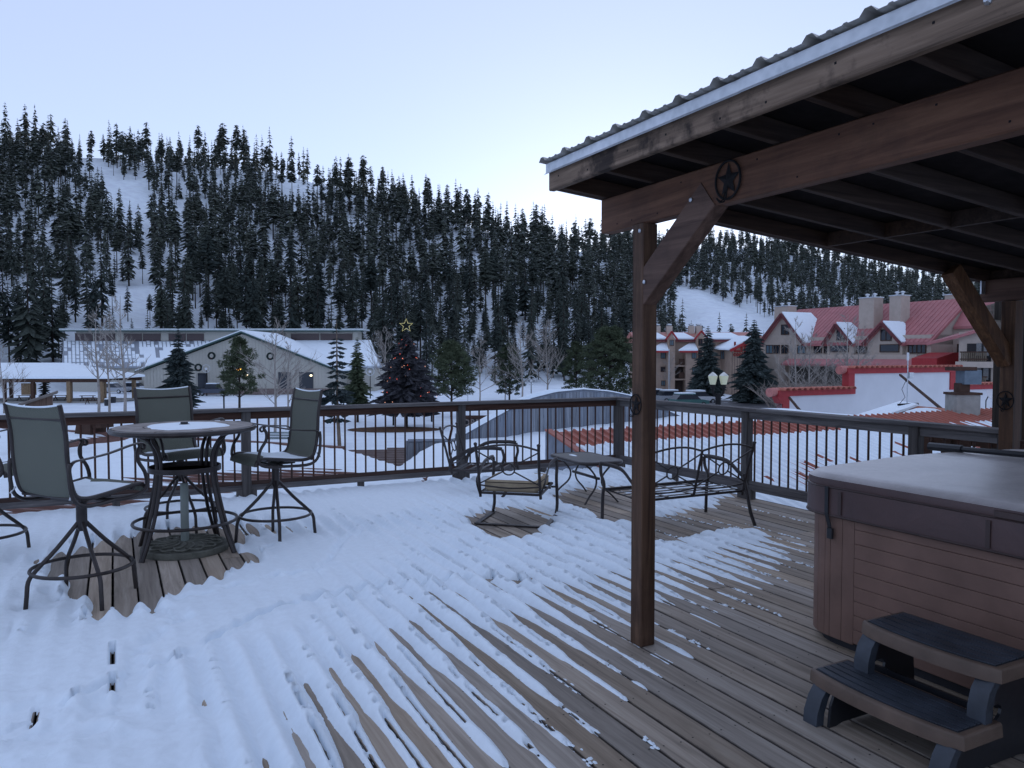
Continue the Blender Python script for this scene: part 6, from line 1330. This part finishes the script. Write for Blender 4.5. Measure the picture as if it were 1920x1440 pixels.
bar_chair('bar chair nearest the camera on the left, seen from behind, snow on its seat', (-2.725, 4.862, 0), deg(65), R(2))
bar_chair('bar chair on the far side of the tall table, facing the camera', (-2.93, 6.80, 0), deg(-40), R(0))
bar_chair('bar chair right of the tall table, snow heaped at the back of its seat', (-1.985, 6.46, 0), deg(221), R(-23))
bar_chair('bar chair cut off by the left edge of the picture', (-3.98, 5.75, 0), deg(12), R(5))
# ---------------------------------------------------------------- tall table, umbrella stand
tbx, tby = -2.60, 6.12
bt = thing('bar_table', 'tall round patio table with a stone tiled top carrying a patch of snow', 'table', (tbx, tby, 0))
m = MB(); m.lathe([(0,.945),(.515,.945),(.535,.95),(.545,.965),(.537,.982),(.523,.986),(.52,.982),(0,.982)], 48); part('tabletop_rim', m, BRONZE, bt, True)
for k in range(8):              # wedge tiles round the outside, square ones inside
    t0, t1 = 2*math.pi*(k+.02)/8, 2*math.pi*(k+.98)/8; P = [(r_*math.cos(t0+(t1-t0)*q/6), r_*math.sin(t0+(t1-t0)*q/6)) for r_, qs in ((.515, range(7)), (.30, range(6,-1,-1))) for q in qs]
    m = MB(); m.prism(P, .006, O=(0,0,.983), X=(1,0,0), Y=(0,1,0), N=(0,0,1)); part('table_tile', m, TILE, bt)
for k in range(4):
    t0, t1 = 2*math.pi*(k+.02)/4, 2*math.pi*(k+.98)/4; P = [(r_*math.cos(t0+(t1-t0)*q/6), r_*math.sin(t0+(t1-t0)*q/6)) for r_, qs in ((.292, range(7)), (.04, range(6,-1,-1))) for q in qs]
    m = MB(); m.prism(P, .006, O=(0,0,.983), X=(1,0,0), Y=(0,1,0), N=(0,0,1)); part('table_tile', m, TILE, bt)
m = MB(); m.lathe([(.05,.989),(.05,1.0),(.028,1.01),(.028,1.022),(0,1.024)], 16); part('umbrella_plug', m, BLACKPL, bt, True)
vs = [(0,0,1.003)]; rings = []
for rr2, zz_ in ((.10,1.004),(.2,1.003),(.27,1.0),(.30,.9885)):
    for k in range(40):
        t = k*math.pi/20; n_ = 1+.22*float(fbm(np.array([math.cos(t)*2]), np.array([math.sin(t)*2]), 91, 3)[0]); vs.append((rr2*n_*math.cos(t)+.03, rr2*n_*math.sin(t)*1.05-.01, zz_))
m = MB(); m.add(vs, [(0,1+k,1+(k+1)%40) for k in range(40)] + [(1+r*40+k, 1+r*40+(k+1)%40, 41+r*40+(k+1)%40, 41+r*40+k) for r in range(3) for k in range(40)]); part('table_snow', m, SNOW, bt, 'all', kind='stuff')
for k, an in enumerate((-113, -13, 78, 165)):
    c_, s_ = math.cos(R(an)), math.sin(R(an))
    for off in (-.022, .022):
        m = MB(); ox, oy = -s_*off, c_*off; f_ = 1 if off < 0 else 1.0
        m.tube(smooth_path([(c_*(.42 if off < 0 else .34)+ox*2, s_*(.42 if off < 0 else .34)+oy*2, .948), (c_*.33+ox, s_*.33+oy, .90), (c_*.27+ox, s_*.27+oy, .80), (c_*.255+ox, s_*.255+oy, .66), (c_*.28+ox, s_*.28+oy, .48), (c_*.34+ox, s_*.34+oy, .25), (c_*.43+ox*.5, s_*.43+oy*.5, 0)], 3), .0145, 7); part('leg', m, BRONZE, bt, True)
m = MB(); m.lathe([(.262,.635),(.270,.635),(.270,.675),(.262,.675),(.262,.635)], 40); part('upper_ring', m, BRONZE, bt, True)
m = MB(); m.tube([(.385*math.cos(t*math.pi/24), .385*math.sin(t*math.pi/24), .235) for t in range(48)], .0125, 7, closed=True); part('foot_ring', m, BRONZE, bt, True)
us = thing('umbrella_stand', 'grey green umbrella tube in a round cast base under the tall table', 'umbrella stand', (tbx, tby-.02, 0))
m = MB(); m.lathe([(.028,.06),(.031,.07),(.031,.53),(.029,.535),(.024,.535),(.024,.4)], 18); part('tube', m, UMB, us, True)
m = MB(); m.lathe([(.325,0),(.33,.012),(.325,.045),(.315,.05),(.30,.045),(.10,.075),(0,.08)], 40); part('base_plate', m, STONEBASE, us, True)
m = MB(); rr_ = random.Random(3)
for k in range(14):
    a0 = 2*math.pi*k/14; m.tube(smooth_path([(r_*math.cos(a0+w), r_*math.sin(a0+w), .053+.022*(1-r_/.3)+.008) for r_, w in ((.06,0),(.12,.25),(.19,.05),(.25,-.15),(.29,.1),(.24,.32),(.2,.2))], 3), .009, 5)
part('scroll_relief', m, STONEBASE, us, True); m = MB(); m.tube([(-.03,-.01,.16),(-.07,-.02,.165)], .012, 7); part('knob', m, BLACKPL, us, True)
# ---------------------------------------------------------------- low iron seats
def back_frame(o, W, bays, y0, z0, y1, z1):
    """scrolled back: leaning posts, arched top rails and crossed bars meeting in a ring in every bay"""
    ns = bays+1; xs = [-W/2+W*k/bays for k in range(ns)]
    def P(x, t): return Vector((x, y0+(y1-y0)*t, z0+(z1-z0)*t))
    for k, x in enumerate(xs):
        m = MB()
        if k in (0, ns-1): m.tube([P(x,-.08), P(x,.5), P(x*1.03,1.02)], .0135, 8); m.lathe([(0,-.016),(.017,-.006),(.017,.008),(0,.018)], 8, P(x*1.03,1.03))
        else: m.tube([P(x*.99,0), P(x,.93)], .0115, 8)
        part('back_post', m, BRONZE, o, True)
    for x0, x1 in zip(xs[:-1], xs[1:]):
        xm = (x0+x1)/2; m = MB(); m.tube(smooth_path([P(x0,.93), P((x0+xm)/2,1.0), P(xm,1.03), P((x1+xm)/2,1.01), P(x1,.93)], 3), .0095, 7); part('top_rail', m, BRONZE, o, True)
        m = MB(); m.tube(smooth_path([P(x0,.17), P(xm,.12), P(x1,.17)], 3), .0075, 6)
        R_ = .058; t0 = .53; ring = [P(xm,t0)+Vector((R_*math.cos(q*math.pi/9), 0, 0))+(P(0,1)-P(0,0)).normalized()*R_*math.sin(q*math.pi/9) for q in range(18)]; m.tube(ring, .007, 6, closed=True)
        for xe, te in ((x0,.88),(x1,.88),(x0,.2),(x1,.2)):
            e = P(xe,te); c = P(xm,t0); d_ = (e-c).normalized(); m.tube([c+d_*R_, e], .0068, 6)
        part('scroll_work', m, BRONZE, o, True)
def lounge_seat(name, label, cat, loc, rz, W=.56, bays=1, spring=True, cushion=True, group=None):
    o = thing(name, label, cat, loc, rz, group); y0, y1 = -.27, .27; zs = .30
    m = MB(); m.tube([(-W/2,y0,zs),(W/2,y0,zs),(W/2,y1,zs+.02),(-W/2,y1,zs+.02)], .0125, 7, closed=True); part('seat_frame', m, BRONZE, o, True)
    n = 5 if spring else 5
    for k in range(n):
        y = y0+.07+(y1-y0-.1)*k/(n-1); m = MB(); m.box((0,y,zs+.008), (W-.02,.035,.006)); part('seat_slat', m, BRONZE, o)
    if bays > 1:
        for k in range(1, bays*2): m = MB(); x = -W/2+W*k/(bays*2); m.box((x,0,zs+.015), (.035,y1-y0,.006)); part('seat_strap', m, BRONZE, o)
    back_frame(o, W, bays, y0-.01, zs, y0-.13, .745)
    for s in (-1, 1):
        x = s*(W/2+.035)
        m = MB(); m.tube(smooth_path([(s*W/2,y0-.02,zs-.01),(x,y0,zs+.10),(x,y0+.10,.47),(x,y0+.24,.545),(x,y1-.08,.56),(x,y1+.03,.553)], 4), .020, 8, flat=.4); part('armrest', m, BRONZE, o, True)
        if spring:
            m = MB(); m.tube(smooth_path([(x,y1+.03,.55),(x,y1+.05,.46),(x,y1+.03,.36),(x,y1+.06,.22),(x,y1+.07,.10),(x,y1+.02,.025)], 4), .0155, 8); part('front_leg', m, BRONZE, o, True)
            m = MB(); m.beam((x,y1+.03,.012), (x*1.02,-.26,.012), .045, .012, ch=.002); part('runner', m, BRONZE, o)
            m = MB(); m.tube([(s*W/2,y1-.02,zs-.01),(x,y1+.05,zs-.02)], .011, 6); part('spring_link', m, BRONZE, o, True)
        else:
            m = MB(); m.tube(smooth_path([(x,y1+.03,.55),(x,y1+.02,.46),(x,y1-.03,.37),(x,y1-.01,.26),(x,y1,0)], 4), .0155, 8); part('front_leg', m, BRONZE, o, True)
            m = MB(); m.tube([(s*W/2,y0-.02,zs+.16),(s*(W/2+.02),y0-.09,.12),(s*(W/2+.03),y0-.14,0)], .016, 8); part('rear_leg', m, BRONZE, o, True)
    if spring: m = MB(); m.beam((-W/2-.05,-.26,.012), (W/2+.05,-.26,.012), .045, .012, ch=.002); m.beam((-W/2+.02,y1+.03,zs-.03), (W/2-.02,y1+.03,zs-.03), .02, .02, ch=.002); part('base_bar', m, BRONZE, o)
    if cushion:
        Pc_ = rrect(W/2-.025,.26,.05,4); m = MB(); vs = []; n = len(Pc_)
        for s, z in ((.93,.312),(1.0,.335),(1.0,.395),(.95,.415)): vs += [(x*s, y*s, z) for x, y in Pc_]
        m.add(vs, [(k*n+i, k*n+(i+1)%n, (k+1)*n+(i+1)%n, (k+1)*n+i) for k in range(3) for i in range(n)] + [tuple(range(n-1,-1,-1)), tuple(range(3*n,4*n))]); c_ = part('cushion', m, CUSHION, o, True)
        m = MB(); m.tube([(x*1.0, y*1.0, .397) for x, y in Pc_], .004, 5, closed=True); part('piping', m, m_plain('cushion_piping', (.05,.04,.035), .8), c_)
        g = 14; vs = []
        for i in range(g+1):
            for k in range(g+1):
                x, y = (-1+2*k/g)*(W/2-.04), (-1+2*i/g)*.24; e = min(1, min(i,g-i,k,g-k)/3); nz = float(fbm(np.array([x*7]), np.array([y*7]), 55, 3)[0]); vs.append((x, y, .405+e*(.035+nz*.05)))
        m = MB(); m.add(vs, [(i*(g+1)+k, i*(g+1)+k+1, (i+1)*(g+1)+k+1, (i+1)*(g+1)+k) for i in range(g) for k in range(g)]); part('cushion_snow', m, SNOW, o, 'all', kind='stuff')
    return o
lounge_seat('spring_chair', 'low iron spring chair seen from behind with a snowy tan seat cushion', 'patio chair', (.05, 7.20, 0), deg(76), group='low iron spring chairs')
lounge_seat('spring_chair', 'low iron spring chair without cushion leaning beside the long railing post', 'patio chair', (-.32, 8.56, 0), deg(-14), cushion=False, group='low iron spring chairs')
lounge_seat('iron_loveseat', 'two seat iron loveseat with bare slats and a scrolled back facing the railing corner', 'bench', (1.49, 7.08, 0), RB-.02, W=1.14, bays=2, spring=False, cushion=False)
# side table
tt_ = thing('side_table', 'low side table with dark textured glass top between the iron seats', 'side table', (.80, 8.36, 0), RB-R(4)+0.0)
P = rrect(.25,.42,.13,6); m = MB(); m.prism([(x*.97,y*.97) for x,y in P], .006, O=(0,0,.437), X=(1,0,0), Y=(0,1,0), N=(0,0,1)); part('glass_top', m, TGLASS, tt_)
m = MB(); m.tube([(x,y,.430) for x,y in P], .019, 8, closed=True); part('rim', m, BRONZE, tt_, True)
for sx in (-1,1):
    for sy in (-1,1):
        m = MB(); m.tube(smooth_path([(sx*.19,sy*.30,.42),(sx*.11,sy*.30,.36),(sx*.035,sy*.29,.26),(sx*.05,sy*.30,.16),(sx*.14,sy*.33,.07),(sx*.20,sy*.35,0)], 4), .013, 7, flat=.7); part('leg', m, BRONZE, tt_, True)
m = MB(); m.beam((0,-.29,.25),(0,.29,.25), .03, .025); part('stretcher', m, BRONZE, tt_)
m = MB(); m.lathe([(.07,.4435),(.04,.449),(0,.45)], 10, (-.05,.2,0), Matrix.Diagonal((.4,1.2,1))); part('ice_patch', m, SNOW, tt_, True)
# wooden word sign in the park behind the crooked wall
p = at(893, 0, 31).xy.to_3d(); ws = thing('word_sign', 'dark wooden frame sign with pale cut out letters beyond the railing', 'sign', p + Vector((0,0,GZ))); zz0 = EYE-(782-HORIZON)/F*31-GZ
m = MB(); m.box((.1,0,zz0), (1.5,.12,.12)); m.box((.1,0,zz0-.42), (1.5,.12,.08)); m.box((-.62,0,zz0/2), (.1,.1,zz0)); m.box((.82,0,zz0/2), (.1,.1,zz0)); part('frame', m, DARKWOOD, ws)
m = MB(); m.box((.1,.04,zz0-.21), (1.4,.03,.40)); part('board', m, BLACKPL, ws)
text_obj('sign_lettering', 'DREWE', .36, m_plain('pale_letter', (.22,.19,.18), .7), ws, (-.52,-.02,zz0-.34), (1,0,0), (0,-1,0), bold=.008)
